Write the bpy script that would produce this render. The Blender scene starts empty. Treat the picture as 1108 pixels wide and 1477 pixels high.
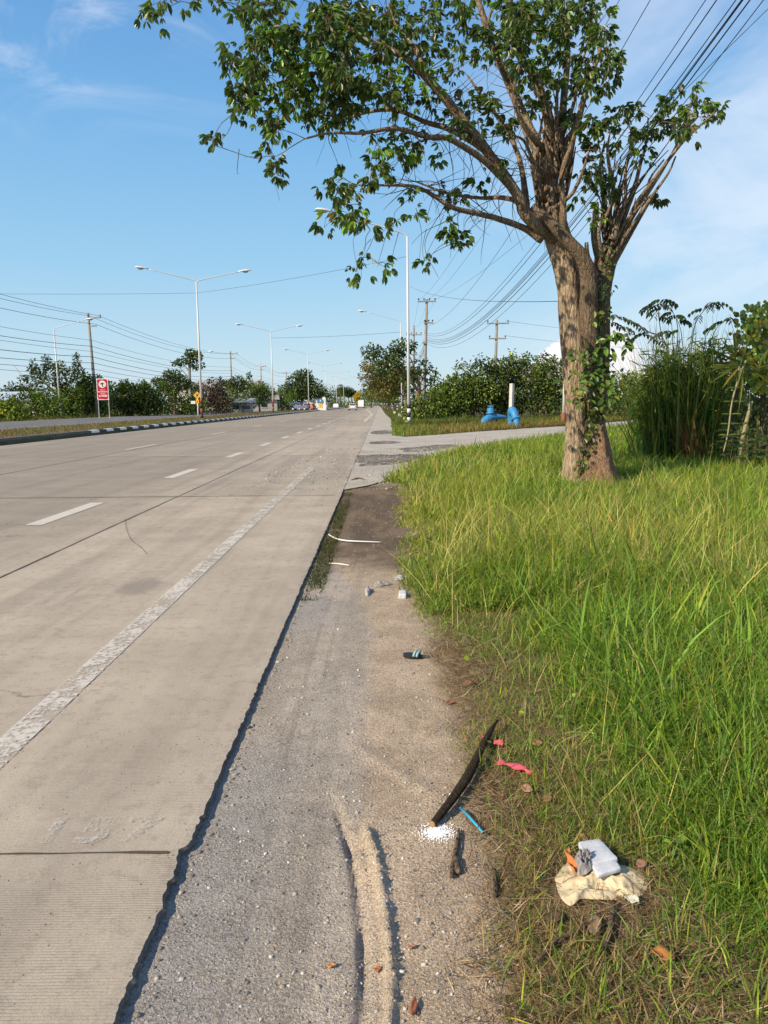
import bpy, bmesh, math, random
import numpy as np
from mathutils import Vector, Matrix

rng = np.random.default_rng(7)
random.seed(7)
S = bpy.context.scene
COL = S.collection

# ------------------------------------------------------------------ camera, sky, sun, exposure
H = 1.35                      # eye height
FP, CX, CY = 1090.0, 554.0, 738.5   # focal length and centre of the 1108 x 1477 photograph
PITCH, YAW, ROLL = math.radians(8.12), math.radians(0.2), math.radians(0.5)
fwd = np.array([math.sin(YAW)*math.cos(PITCH), math.cos(YAW)*math.cos(PITCH), -math.sin(PITCH)])
rt0 = np.array([math.cos(YAW), -math.sin(YAW), 0.0])
up0 = np.cross(rt0, fwd)
RT = rt0*math.cos(ROLL) - up0*math.sin(ROLL)
UP = up0*math.cos(ROLL) + rt0*math.sin(ROLL)
CAM = np.array([0.0, 0.0, H])
cam = bpy.data.objects.new('camera', bpy.data.cameras.new('camera'))
COL.objects.link(cam)
m = Matrix.Identity(4)
for i in range(3):
    m[i][0], m[i][1], m[i][2], m[i][3] = RT[i], UP[i], -fwd[i], CAM[i]
cam.matrix_world = m
cam.data.sensor_fit = 'VERTICAL'
cam.data.sensor_height = 36.0
cam.data.lens = FP/1477.0*36.0
cam.data.clip_start = 0.05
cam.data.clip_end = 12000
S.camera = cam

SUN_EL, SUN_AZ = math.radians(33), math.radians(-126)   # azimuth clockwise from +Y
sun_dir = Vector((math.sin(SUN_AZ)*math.cos(SUN_EL), math.cos(SUN_AZ)*math.cos(SUN_EL), math.sin(SUN_EL)))
sl = bpy.data.lights.new('sun', 'SUN')
sl.energy = 5.0
sl.angle = math.radians(0.5)
sl.color = (1.0, 0.85, 0.64)
so = bpy.data.objects.new('sun', sl)
COL.objects.link(so)
so.rotation_euler = sun_dir.to_track_quat('Z', 'Y').to_euler()
S.view_settings.view_transform = 'Standard'
S.view_settings.look = 'None'
S.view_settings.exposure = 0.35
S.view_settings.gamma = 1.0

# ------------------------------------------------------------------ node helper
class NT:
    def __init__(s, tree):
        s.t = tree; s.n = tree.nodes; s.l = tree.links
    def node(s, typ, **kw):
        n = s.n.new(typ)
        for k, v in kw.items():
            if k == 'ins':
                for kk, vv in v.items():
                    s.set(n.inputs[kk], vv)
            else:
                setattr(n, k, v)
        return n
    def set(s, inp, v):
        if hasattr(v, 'is_output'):
            s.l.new(v, inp)
        else:
            if isinstance(v, (tuple, list)) and len(v) == 3 and inp.type == 'RGBA':
                v = (*v, 1)
            inp.default_value = v
    def math(s, op, a, b=0.0, c=0.0, clamp=False):
        n = s.n.new('ShaderNodeMath'); n.operation = op; n.use_clamp = clamp
        s.set(n.inputs[0], a); s.set(n.inputs[1], b); s.set(n.inputs[2], c)
        return n.outputs[0]
    def mix(s, f, a, b, mode='MIX'):
        n = s.n.new('ShaderNodeMix'); n.data_type = 'RGBA'; n.blend_type = mode
        s.set(n.inputs[0], f); s.set(n.inputs[6], a); s.set(n.inputs[7], b)
        return n.outputs[2]
    def noise(s, vec, scale, detail=3.0, rough=0.55, dist=0.0):
        n = s.n.new('ShaderNodeTexNoise')
        if vec is not None: s.set(n.inputs['Vector'], vec)
        n.inputs['Scale'].default_value = scale; n.inputs['Detail'].default_value = detail
        n.inputs['Roughness'].default_value = rough; n.inputs['Distortion'].default_value = dist
        return n.outputs['Fac']
    def voro(s, vec, scale, feature='F1'):
        n = s.n.new('ShaderNodeTexVoronoi'); n.feature = feature
        if vec is not None: s.set(n.inputs['Vector'], vec)
        n.inputs['Scale'].default_value = scale
        return n
    def ramp(s, f, stops):
        n = s.n.new('ShaderNodeValToRGB'); s.set(n.inputs[0], f)
        e = n.color_ramp.elements
        while len(e) < len(stops): e.new(0.5)
        for i, (p, c) in enumerate(stops):
            e[i].position = p
            e[i].color = (c, c, c, 1) if isinstance(c, (int, float)) else (*c, 1)
        return n.outputs[0]
    def sstep(s, v, a, b):
        n = s.n.new('ShaderNodeMapRange'); n.interpolation_type = 'SMOOTHSTEP'
        s.set(n.inputs[0], v); s.set(n.inputs[1], a); s.set(n.inputs[2], b)
        n.inputs[3].default_value = 0; n.inputs[4].default_value = 1
        return n.outputs[0]
    def mapping(s, vec, scale=(1, 1, 1), loc=(0, 0, 0), rot=(0, 0, 0)):
        n = s.n.new('ShaderNodeMapping'); s.set(n.inputs[0], vec)
        n.inputs['Scale'].default_value = scale; n.inputs['Location'].default_value = loc; n.inputs['Rotation'].default_value = rot
        return n.outputs[0]

# ------------------------------------------------------------------ world: Nishita sky with clouds
W = bpy.data.worlds.new('World'); S.world = W; W.use_nodes = True
nt = NT(W.node_tree); nt.n.clear()
sky = nt.node('ShaderNodeTexSky', sky_type='NISHITA')
sky.sun_disc = False; sky.sun_elevation = SUN_EL; sky.sun_rotation = SUN_AZ
sky.altitude = 0; sky.air_density = 1.0; sky.dust_density = 0.6; sky.ozone_density = 1.5
tc = nt.node('ShaderNodeTexCoord')
sep = nt.node('ShaderNodeSeparateXYZ', ins={0: tc.outputs['Generated']})
dx, dy, dz = sep.outputs
az = nt.math('ARCTAN2', dx, dy)
el = nt.math('ARCSINE', dz)
elc = nt.math('MAXIMUM', el, 0.0)
K = 0.84/0.105
clear = nt.ramp(elc, [(0.0, (0.62, 0.74, 0.82)), (0.07, (0.49, 0.70, 0.84)), (0.17, (0.33, 0.61, 0.85)), (0.33, (0.19, 0.46, 0.80)), (0.52, (0.105, 0.30, 0.67)), (0.9, (0.05, 0.16, 0.42))])
clear = nt.mix(1.0, clear, (K, K, K), 'MULTIPLY')
skyc = nt.mix(0.86, sky.outputs[0], clear)
comb = nt.node('ShaderNodeCombineXYZ', ins={0: az, 1: el, 2: 0.0}).outputs[0]
# broad pale veil on the right, soft wisps at upper left
veil_n = nt.noise(nt.mapping(comb, (2.2, 5.0, 1), (3.1, 1.7, 0)), 1.6, 5, 0.6, 0.6)
veil = nt.math('MULTIPLY', nt.sstep(az, -0.05, 0.55), nt.sstep(veil_n, 0.22, 0.66))
veil = nt.math('MULTIPLY', veil, nt.sstep(el, 0.85, 0.30))
wis_n = nt.noise(nt.mapping(comb, (3.5, 9.0, 1), (0.4, 2.0, 0), (0, 0, 0.5)), 1.5, 6, 0.62, 1.2)
wis = nt.math('MULTIPLY', nt.sstep(wis_n, 0.43, 0.72), nt.sstep(az, -0.10, -0.36))
wis = nt.math('MULTIPLY', wis, nt.math('MULTIPLY', nt.sstep(el, 0.26, 0.42), 0.42))
skyc = nt.mix(nt.math('MULTIPLY', veil, 0.72), skyc, (6.6, 7.1, 7.9))
skyc = nt.mix(wis, skyc, (6.6, 7.0, 7.8))
# cumulus low over the bushes, with smaller heads along the horizon
cn = nt.noise(nt.mapping(comb, (1, 1.25, 1), (5.2, 0.3, 0)), 26.0, 7, 0.60, 0.3)
cb = nt.noise(nt.mapping(comb, (1, 1.0, 1), (1.2, 0.3, 0)), 7.0, 2, 0.5)
d1 = nt.math('DIVIDE', nt.math('SUBTRACT', az, 0.262), 0.105)
g1 = nt.math('POWER', 2.718, nt.math('MULTIPLY', nt.math('MULTIPLY', d1, d1), -1.0))
top = nt.math('ADD', nt.math('MULTIPLY', g1, 0.098), nt.math('MULTIPLY', nt.math('SUBTRACT', cb, 0.42), 0.10))
top = nt.math('ADD', top, nt.math('MULTIPLY', nt.math('SUBTRACT', cn, 0.5), 0.075))
cmask = nt.sstep(nt.math('SUBTRACT', top, el), -0.002, 0.012)
cmask = nt.math('MULTIPLY', cmask, nt.sstep(az, 0.10, 0.20))
cshade = nt.mix(nt.sstep(nt.noise(nt.mapping(comb, (1, 1.25, 1), (5.21, 0.306, 0)), 22.0, 5, 0.55), 0.35, 0.62), (6.4, 6.4, 6.9), (8.8, 8.3, 8.1))
skyc = nt.mix(nt.math('MULTIPLY', cmask, 0.9), skyc, cshade)
bg = nt.node('ShaderNodeBackground', ins={'Color': skyc, 'Strength': 0.105})
nt.l.new(bg.outputs[0], nt.node('ShaderNodeOutputWorld').inputs[0])

# ------------------------------------------------------------------ geometry helpers
def ray(px, py):
    d = fwd + RT*((px-CX)/FP) + UP*((CY-py)/FP)
    return d
def at(px, py, Y):
    """the point of the world a pixel of the photograph shows at distance Y along the road"""
    d = ray(px, py); return CAM + d*(Y/d[1])
def gd(px, py, z=0.0):
    """the ground point a pixel of the photograph shows"""
    d = ray(px, py); return CAM + d*((z-H)/d[2])

def hash2(ix, iy, seed):
    n = (ix.astype(np.int64)*374761393 + iy.astype(np.int64)*668265263 + seed*974711) & 0x7fffffff
    n = ((n ^ (n >> 13))*1274126177) & 0x7fffffff
    return ((n ^ (n >> 16)) & 0xffff)/65535.0
def vnoise(x, y, seed=0):
    x = np.asarray(x, float); y = np.asarray(y, float)
    ix, iy = np.floor(x), np.floor(y); fx, fy = x-ix, y-iy
    fx = fx*fx*(3-2*fx); fy = fy*fy*(3-2*fy)
    a, b = hash2(ix, iy, seed), hash2(ix+1, iy, seed)
    c, d = hash2(ix, iy+1, seed), hash2(ix+1, iy+1, seed)
    return (a*(1-fx)+b*fx)*(1-fy) + (c*(1-fx)+d*fx)*fy
def fbm(x, y, seed=0, oct=4):
    s, a, t = 0, 0.5, 0
    for o in range(oct):
        s = s + a*vnoise(np.asarray(x)*2**o, np.asarray(y)*2**o, seed+o*17); t += a; a *= 0.5
    return s/t
def ss(v, a, b):
    t = np.clip((np.asarray(v, float)-a)/(b-a), 0, 1); return t*t*(3-2*t)

def link(o, parent=None):
    COL.objects.link(o)
    if parent is not None: o.parent = parent
    return o
def mesh_np(name, V, faces, mat, parent=None, col=None, smooth=False):
    V = np.asarray(V, np.float32).reshape(-1, 3)
    if isinstance(faces, np.ndarray): faces = [faces]
    faces = [np.asarray(f, np.int32) for f in faces if len(f)]
    me = bpy.data.meshes.new(name)
    me.vertices.add(len(V)); me.vertices.foreach_set('co', V.ravel())
    loops = np.concatenate([f.ravel() for f in faces])
    tot = np.concatenate([np.full(len(f), f.shape[1], np.int32) for f in faces])
    start = np.concatenate([[0], np.cumsum(tot)[:-1]]).astype(np.int32)
    me.loops.add(len(loops)); me.loops.foreach_set('vertex_index', loops)
    me.polygons.add(len(tot)); me.polygons.foreach_set('loop_start', start)
    me.polygons.foreach_set('use_smooth', np.full(len(tot), bool(smooth)))
    me.update(calc_edges=True)
    if col is not None:
        a = me.color_attributes.new('Col', 'FLOAT_COLOR', 'POINT')
        c = np.ones((len(V), 4), np.float32); c[:, :3] = col
        a.data.foreach_set('color', c.ravel())
    me.materials.append(mat)
    return link(bpy.data.objects.new(name, me), parent)
class MB:
    """collects shapes into one mesh"""
    def __init__(s): s.V = []; s.F = {}; s.n = 0; s.C = []
    def add(s, V, F, col=None):
        V = np.asarray(V, float).reshape(-1, 3)
        if isinstance(F, np.ndarray): F = [F]
        for f in F:
            f = np.asarray(f, int)
            if len(f): s.F.setdefault(f.shape[1], []).append(f+s.n)
        s.V.append(V); s.n += len(V)
        s.C.append(np.tile(np.asarray(col if col is not None else (1, 1, 1), float), (len(V), 1)) if np.ndim(col) < 2 else np.asarray(col))
        return s
    def build(s, name, mat, parent=None, smooth=False, off=None):
        V = np.concatenate(s.V)
        if off is not None: V = V-np.asarray(off)
        return mesh_np(name, V, [np.concatenate(f) for f in s.F.values()], mat, parent, np.concatenate(s.C), smooth)
    def box(s, c, size, rz=0, rx=0, ry=0, taper=1.0, col=None):
        sx, sy, sz = np.asarray(size)/2
        v = np.array([[-1, -1, -1], [1, -1, -1], [1, 1, -1], [-1, 1, -1], [-1, -1, 1], [1, -1, 1], [1, 1, 1], [-1, 1, 1]], float)*[sx, sy, sz]
        v[4:, :2] *= taper
        M = np.array(Matrix.Rotation(rz, 3, 'Z') @ Matrix.Rotation(ry, 3, 'Y') @ Matrix.Rotation(rx, 3, 'X'))
        f = np.array([[0, 3, 2, 1], [4, 5, 6, 7], [0, 1, 5, 4], [1, 2, 6, 5], [2, 3, 7, 6], [3, 0, 4, 7]])
        return s.add(v@M.T+np.asarray(c), f, col)
    def tube(s, pts, rad, n=8, col=None, jit=0.0, smoothpts=0):
        V, F = tube(pts, rad, n, jit, smoothpts); return s.add(V, F, col)
    def ball(s, c, r, nu=12, nv=8, col=None):
        u = np.linspace(0, 2*np.pi, nu, endpoint=False); v = np.linspace(0, np.pi, nv)
        P = np.array([[math.sin(b)*math.cos(a), math.sin(b)*math.sin(a), math.cos(b)] for b in v for a in u])*np.asarray(r)+np.asarray(c)
        f = [[i*nu+j, (i+1)*nu+j, (i+1)*nu+(j+1) % nu, i*nu+(j+1) % nu] for i in range(nv-1) for j in range(nu)]
        return s.add(P, np.array(f), col)
    def prism(s, poly, y0, y1, axis='Y', col=None):
        """poly: (a,b) outline; extruded along axis from y0 to y1"""
        n = len(poly); V = []
        for y in (y0, y1):
            for a, b in poly:
                V.append((a, y, b) if axis == 'Y' else ((y, a, b) if axis == 'X' else (a, b, y)))
        F = [np.array([[i, (i+1) % n, n+(i+1) % n, n+i] for i in range(n)]), np.array([list(range(n))[::-1]]), np.array([list(range(n, 2*n))])]
        return s.add(V, F, col)
def catmull(P, k):
    P = np.asarray(P, float)
    if k <= 1 or len(P) < 3: return P
    Q = np.vstack([2*P[0]-P[1], P, 2*P[-1]-P[-2]]); out = []
    for i in range(1, len(Q)-2):
        for t in np.arange(k)/k:
            a, b, c, d = Q[i-1], Q[i], Q[i+1], Q[i+2]
            out.append(0.5*((2*b)+(c-a)*t+(2*a-5*b+4*c-d)*t*t+(3*b-a-3*c+d)*t**3))
    out.append(P[-1]); return np.array(out)
def tube(pts, rad, n=8, jit=0.0, smoothpts=0):
    pts = np.asarray(pts, float); rad = np.broadcast_to(np.asarray(rad, float), (len(pts),))
    if smoothpts > 1:
        pr = catmull(np.column_stack([pts, rad]), smoothpts); pts, rad = pr[:, :3], np.maximum(pr[:, 3], 1e-4)
    T = np.gradient(pts, axis=0); T /= np.linalg.norm(T, axis=1)[:, None]+1e-12
    u = np.cross(T[0], [0, 0, 1.0])
    if np.linalg.norm(u) < 0.1: u = np.cross(T[0], [1.0, 0, 0])
    u /= np.linalg.norm(u); V = []
    a = np.linspace(0, 2*np.pi, n, endpoint=False)
    for i in range(len(pts)):
        u = u-T[i]*np.dot(u, T[i]); u /= np.linalg.norm(u)+1e-12
        w = np.cross(T[i], u)
        r = rad[i]*(1+jit*(rng.random(n)-0.5)) if jit else np.full(n, rad[i])
        V.append(pts[i]+(np.cos(a)*r)[:, None]*u+(np.sin(a)*r)[:, None]*w)
    m_ = len(pts)
    V = np.concatenate(V+[pts[:1], pts[-1:]])
    j = np.arange(n); F = []
    for i in range(m_-1):
        F.append(np.column_stack([i*n+j, i*n+(j+1) % n, (i+1)*n+(j+1) % n, (i+1)*n+j]))
    e = m_*n
    t0 = np.column_stack([np.full(n, e), (j+1) % n, j]); t1 = np.column_stack([np.full(n, e+1), (m_-1)*n+j, (m_-1)*n+(j+1) % n])
    return V, [np.concatenate(F), np.concatenate([t0, t1])]

def unit(a): return a/(np.linalg.norm(a, axis=-1, keepdims=True)+1e-9)
def leaves(c, d, nrm, L, w, fold=0.25, droop=0.15):
    """leaf blades: base c, direction d, face normal nrm, length L, width w -> V,F (6 verts, 2 quads each)"""
    N = len(c); d = unit(d); s = unit(np.cross(d, nrm)); n = np.cross(s, d)
    L = np.broadcast_to(L, (N,))[:, None]; w = np.broadcast_to(w, (N,))[:, None]
    t = c+d*L-n*L*droop
    r1 = c+d*L*0.30+s*w*0.42+n*w*fold; l1 = c+d*L*0.30-s*w*0.42+n*w*fold
    r2 = c+d*L*0.68+s*w*0.42+n*(w*fold-L*droop*0.45); l2 = c+d*L*0.68-s*w*0.42+n*(w*fold-L*droop*0.45)
    V = np.stack([c, r1, r2, t, l2, l1], 1).reshape(-1, 3)
    k = np.arange(N)[:, None]*6
    F = np.concatenate([k+np.array([[0, 1, 2, 3]]), k+np.array([[0, 3, 4, 5]])])
    return V, F
def rdir(n, r=rng):
    v = r.normal(size=(n, 3)); return unit(v)
def blades(base, ang, lean, h, w, bend, seg=3):
    """grass blades: base points, heading, initial lean, length, width, bend"""
    N = len(base); out = []; dirh = np.column_stack([np.cos(ang), np.sin(ang), np.zeros(N)])
    tw = rng.uniform(-1.2, 1.2, N)
    side = np.column_stack([-np.sin(ang+tw), np.cos(ang+tw), np.zeros(N)])
    p = base.copy(); th = lean.copy()
    for i in range(seg+1):
        f = i/seg
        ww = (w*(1-f**1.6)*(0.75+0.5*min(f*3, 1)))[:, None]*0.5
        if i < seg:
            out += [p-side*ww, p+side*ww]
        else:
            out += [p]
        th = th+bend/seg
        p = p+(dirh*np.sin(th)[:, None]+np.array([0, 0, 1.0])*np.cos(th)[:, None])*(h/seg)[:, None]
    V = np.stack(out, 1); nv = V.shape[1]; V = V.reshape(-1, 3)
    k = np.arange(N)[:, None]*nv
    Q = [k+np.array([[2*i, 2*i+1, 2*i+3, 2*i+2]]) for i in range(seg-1)]
    Tt = k+np.array([[2*(seg-1), 2*(seg-1)+1, 2*seg]])
    return V, [np.concatenate(Q), Tt], nv

def tag(o, label=None, cat=None, group=None, kind=None):
    if label: o['label'] = label
    if cat: o['category'] = cat
    if group: o['group'] = group
    if kind: o['kind'] = kind
    return o
def thing(name, label, cat, loc=(0, 0, 0), rz=0.0, group=None):
    o = bpy.data.objects.new(name, None); o.empty_display_size = 0.1
    o.location = loc; o.rotation_euler = (0, 0, rz); link(o)
    return tag(o, label, cat, group)
def struct(o): o['kind'] = 'structure'; return o
def stuff(o, label=None, cat=None): return tag(o, label, cat, None, 'stuff')
def copy_tree(o, parent=None):
    c = o.copy(); COL.objects.link(c)
    if parent is not None: c.parent = parent
    for ch in list(o.children): copy_tree(ch, c)
    return c

# ------------------------------------------------------------------ materials
def new_mat(name):
    mt = bpy.data.materials.new(name); mt.use_nodes = True
    k = NT(mt.node_tree); k.n.clear(); return mt, k
def finish(k, shader): k.l.new(shader, k.node('ShaderNodeOutputMaterial').inputs[0])
def paint(name, color, rough=0.5, metal=0.0, var=0.15, nscale=6.0, bump=0.15, spec=0.4, attr=False):
    mt, k = new_mat(name)
    t = k.node('ShaderNodeTexCoord').outputs['Object']
    n1 = k.noise(t, nscale, 5, 0.6)
    base = k.node('ShaderNodeAttribute', attribute_name='Col').outputs[0] if attr else color
    c = k.mix(k.math('MULTIPLY', n1, 1.0), k.mix(1.0, base, (1-var, 1-var, 1-var*0.9), 'MULTIPLY'), k.mix(1.0, base, (1+var*.6, 1+var*.6, 1+var*.5), 'MULTIPLY'))
    p = k.node('ShaderNodeBsdfPrincipled', ins={'Base Color': c, 'Roughness': k.math('ADD', rough-0.1, k.math('MULTIPLY', n1, 0.2)), 'Metallic': metal, 'Specular IOR Level': spec})
    if bump:
        b = k.node('ShaderNodeBump', ins={'Height': k.noise(t, nscale*8, 4, 0.6), 'Strength': bump, 'Distance': 0.01}); k.l.new(b.outputs[0], p.inputs['Normal'])
    finish(k, p.outputs[0]); return mt
def leaf_mat(name, trans=0.3, rough=0.45, spec=0.35, tint=(1.25, 1.35, 0.7)):
    mt, k = new_mat(name)
    a = k.node('ShaderNodeAttribute', attribute_name='Col').outputs[0]
    p = k.node('ShaderNodeBsdfPrincipled', ins={'Base Color': a, 'Roughness': rough, 'Specular IOR Level': spec})
    tr = k.node('ShaderNodeBsdfTranslucent', ins={'Color': k.mix(1.0, a, tint, 'MULTIPLY')})
    mx = k.node('ShaderNodeMixShader', ins={0: trans, 1: p.outputs[0], 2: tr.outputs[0]})
    finish(k, mx.outputs[0]); return mt

M = {}
M['leaf'] = leaf_mat('leaf', 0.36, 0.38, 0.5)
M['grass'] = leaf_mat('grass_blade', 0.45, 0.5, 0.3)
M['dry'] = leaf_mat('dry_grass', 0.15, 0.75, 0.15, (1.1, 1.0, 0.8))
M['farleaf'] = leaf_mat('far_leaf', 0.25, 0.55, 0.25)

def bark_mat(name, c1, c2, c3, sc=1.0):
    mt, k = new_mat(name)
    t = k.node('ShaderNodeTexCoord').outputs['Object']
    warp = k.noise(t, 3*sc, 3)
    v = k.voro(k.node('ShaderNodeVectorMath', operation='ADD', ins={0: k.mapping(t, (17*sc, 17*sc, 2.6*sc)), 1: k.node('ShaderNodeTexNoise', ins={'Vector': t, 'Scale': 7.0*sc, 'Detail': 4.0}).outputs['Color']}).outputs[0], 1.0, 'DISTANCE_TO_EDGE').outputs['Distance']
    pl = k.noise(k.mapping(t, (9*sc, 9*sc, 2.2*sc)), 2.0, 7, 0.66, 1.2)
    big = k.noise(k.mapping(t, (2, 2, 1.2)), 1.2*sc, 4, 0.6)
    c = k.mix(k.sstep(pl, 0.34, 0.62), c1, c2)
    c = k.mix(k.math('MULTIPLY', k.sstep(big, 0.48, 0.70), 0.7), c, c3)
    c = k.mix(k.math('MULTIPLY', k.sstep(v, 0.12, 0.0), 0.38), c, tuple(x*0.35 for x in c1))
    h = k.math('ADD', k.math('MULTIPLY', k.sstep(v, 0.0, 0.22), 0.4), k.math('MULTIPLY', pl, 1.2))
    b = k.node('ShaderNodeBump', ins={'Height': h, 'Strength': 0.9, 'Distance': 0.03})
    p = k.node('ShaderNodeBsdfPrincipled', ins={'Base Color': c, 'Roughness': 0.88, 'Specular IOR Level': 0.15, 'Normal': b.outputs[0]})
    finish(k, p.outputs[0]); return mt
M['bark'] = bark_mat('bark', (0.16, 0.105, 0.065), (0.45, 0.35, 0.24), (0.27, 0.165, 0.095))
M['bark_dark'] = bark_mat('bark_dark', (0.10, 0.07, 0.045), (0.22, 0.165, 0.115), (0.15, 0.11, 0.07), 1.3)
M['bark_limb'] = bark_mat('bark_limb', (0.115, 0.08, 0.052), (0.36, 0.28, 0.19), (0.21, 0.14, 0.085), 1.4)
M['root'] = bark_mat('root_earth', (0.16, 0.092, 0.052), (0.36, 0.24, 0.15), (0.26, 0.145, 0.08), 2.2)
M['far_bark'] = paint('far_bark', (0.22, 0.15, 0.10), 0.9, 0, 0.4, 3, 0.3, 0.1)

def road_mat():
    mt, k = new_mat('road_concrete')
    t = k.node('ShaderNodeTexCoord').outputs['Object']
    sp = k.node('ShaderNodeSeparateXYZ', ins={0: t}); x, y = sp.outputs[0], sp.outputs[1]
    n_big = k.noise(t, 0.55, 4, 0.6)
    n_mid = k.noise(t, 5.0, 5, 0.65)
    streak = k.noise(k.mapping(t, (2.4, 0.10, 1)), 1.0, 4, 0.6)
    streak2 = k.noise(k.mapping(t, (9.0, 0.30, 1)), 1.0, 4, 0.65)
    c = k.mix(k.sstep(n_big, 0.3, 0.7), (0.405, 0.345, 0.268), (0.47, 0.402, 0.315))
    c = k.mix(k.math('MULTIPLY', k.sstep(streak, 0.42, 0.72), 0.55), c, (0.235, 0.205, 0.168))
    c = k.mix(k.math('MULTIPLY', k.sstep(streak2, 0.50, 0.78), 0.28), c, (0.25, 0.215, 0.175))
    c = k.mix(k.math('MULTIPLY', k.sstep(n_mid, 0.50, 0.74), 0.55), c, (0.45, 0.395, 0.32))
    c = k.mix(k.math('MULTIPLY', k.sstep(k.noise(t, 13.0, 6, 0.7), 0.50, 0.36), 0.38), c, (0.23, 0.195, 0.155))
    # lane beyond the first dashes is a little greyer from traffic
    lane = k.math('MULTIPLY', k.sstep(x, -3.0, -4.6), 0.55)
    c = k.mix(lane, c, k.mix(streak2, (0.215, 0.182, 0.142), (0.29, 0.245, 0.19)))
    # pale dusty strip near the edge line
    dust = k.math('MULTIPLY', k.sstep(k.math('ABSOLUTE', k.math('ADD', x, 1.3)), 0.75, 0.1), k.sstep(k.noise(k.mapping(t, (3, 0.4, 1)), 1.0, 4), 0.35, 0.65))
    c = k.mix(k.math('MULTIPLY', dust, 0.35), c, (0.44, 0.385, 0.30))
    # slab-to-slab tone, and a dark stain on the near slab
    sl_ = k.node('ShaderNodeTexWhiteNoise', noise_dimensions='2D', ins={'Vector': k.node('ShaderNodeCombineXYZ', ins={0: k.math('FLOOR', k.math('DIVIDE', k.math('ADD', x, 3.06), 4.66)), 1: k.math('FLOOR', k.math('DIVIDE', k.math('SUBTRACT', y, 2.28), 9.15)), 2: 0.0}).outputs[0]}).outputs['Value']
    c = k.mix(1.0, c, k.mix(sl_, (0.88, 0.885, 0.89), (1.06, 1.05, 1.04)), 'MULTIPLY')
    sx = k.math('DIVIDE', k.math('SUBTRACT', x, gd(203, 846)[0]), 0.16); sy = k.math('DIVIDE', k.math('SUBTRACT', y, gd(203, 846)[1]), 0.32)
    sd = k.math('ADD', k.math('ADD', k.math('MULTIPLY', sx, sx), k.math('MULTIPLY', sy, sy)), k.math('MULTIPLY', k.noise(t, 9.0, 4), 1.6))
    c = k.mix(k.math('MULTIPLY', k.sstep(sd, 2.0, 1.0), 0.45), c, (0.17, 0.15, 0.13))
    oil = k.math('MULTIPLY', k.sstep(k.noise(k.mapping(t, (1.5, .5, 1)), 1.3, 5, .6), 0.60, 0.72), 0.30)
    c = k.mix(oil, c, (0.20, 0.175, 0.15))
    # tining: fine grooves across the road
    wv = k.node('ShaderNodeTexWave', wave_type='BANDS', bands_direction='Y', ins={'Vector': t, 'Scale': 31.0, 'Distortion': 1.6, 'Detail': 2.0, 'Detail Scale': 0.6})
    tn_m = k.sstep(k.noise(k.mapping(t, (1.2, 2.0, 1)), 1.0, 3), 0.36, 0.62)
    groove = k.math('MULTIPLY', k.sstep(wv.outputs['Fac'], 0.35, 0.05), tn_m)
    c = k.mix(k.math('MULTIPLY', groove, 0.42), c, (0.20, 0.165, 0.125))
    grain = k.math('ADD', k.math('MULTIPLY', k.noise(t, 300.0, 2, 0.7), 0.5), k.math('MULTIPLY', k.noise(t, 105.0, 3, 0.75), 0.5))
    c = k.mix(k.math('MULTIPLY', k.sstep(grain, 0.48, 0.62), 0.6), c, k.mix(1.0, c, (1.32, 1.31, 1.29), 'MULTIPLY'))
    c = k.mix(k.math('MULTIPLY', k.sstep(grain, 0.47, 0.36), 0.6), c, k.mix(1.0, c, (0.55, 0.54, 0.53), 'MULTIPLY'))
    pits = k.voro(t, 34.0).outputs['Distance']
    pm = k.math('MULTIPLY', k.sstep(pits, 0.16, 0.08), k.sstep(k.noise(t, 6.0, 3), 0.44, 0.60))
    c = k.mix(k.math('MULTIPLY', pm, 0.7), c, (0.10, 0.085, 0.068))
    # thin hairline cracks
    vw = k.node('ShaderNodeVectorMath', operation='ADD', ins={0: t, 1: k.node('ShaderNodeTexNoise', ins={'Vector': t, 'Scale': 2.5, 'Detail': 5.0}).outputs['Color']}).outputs[0]
    cr = k.voro(vw, 0.42, 'DISTANCE_TO_EDGE').outputs['Distance']
    crm = k.math('MULTIPLY', k.sstep(cr, 0.006, 0.001), k.sstep(k.noise(t, 0.35, 2), 0.50, 0.58))
    c = k.mix(k.math('MULTIPLY', crm, 0.6), c, (0.12, 0.10, 0.08))
    h = k.math('ADD', k.math('MULTIPLY', grain, 0.5), k.math('ADD', k.math('MULTIPLY', groove, -0.30), k.math('MULTIPLY', pm, -0.6)))
    b = k.node('ShaderNodeBump', ins={'Height': h, 'Strength': 0.55, 'Distance': 0.006})
    p = k.node('ShaderNodeBsdfPrincipled', ins={'Base Color': c, 'Roughness': 0.86, 'Specular IOR Level': 0.25, 'Normal': b.outputs[0]})
    finish(k, p.outputs[0]); return mt
M['road'] = road_mat()

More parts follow.
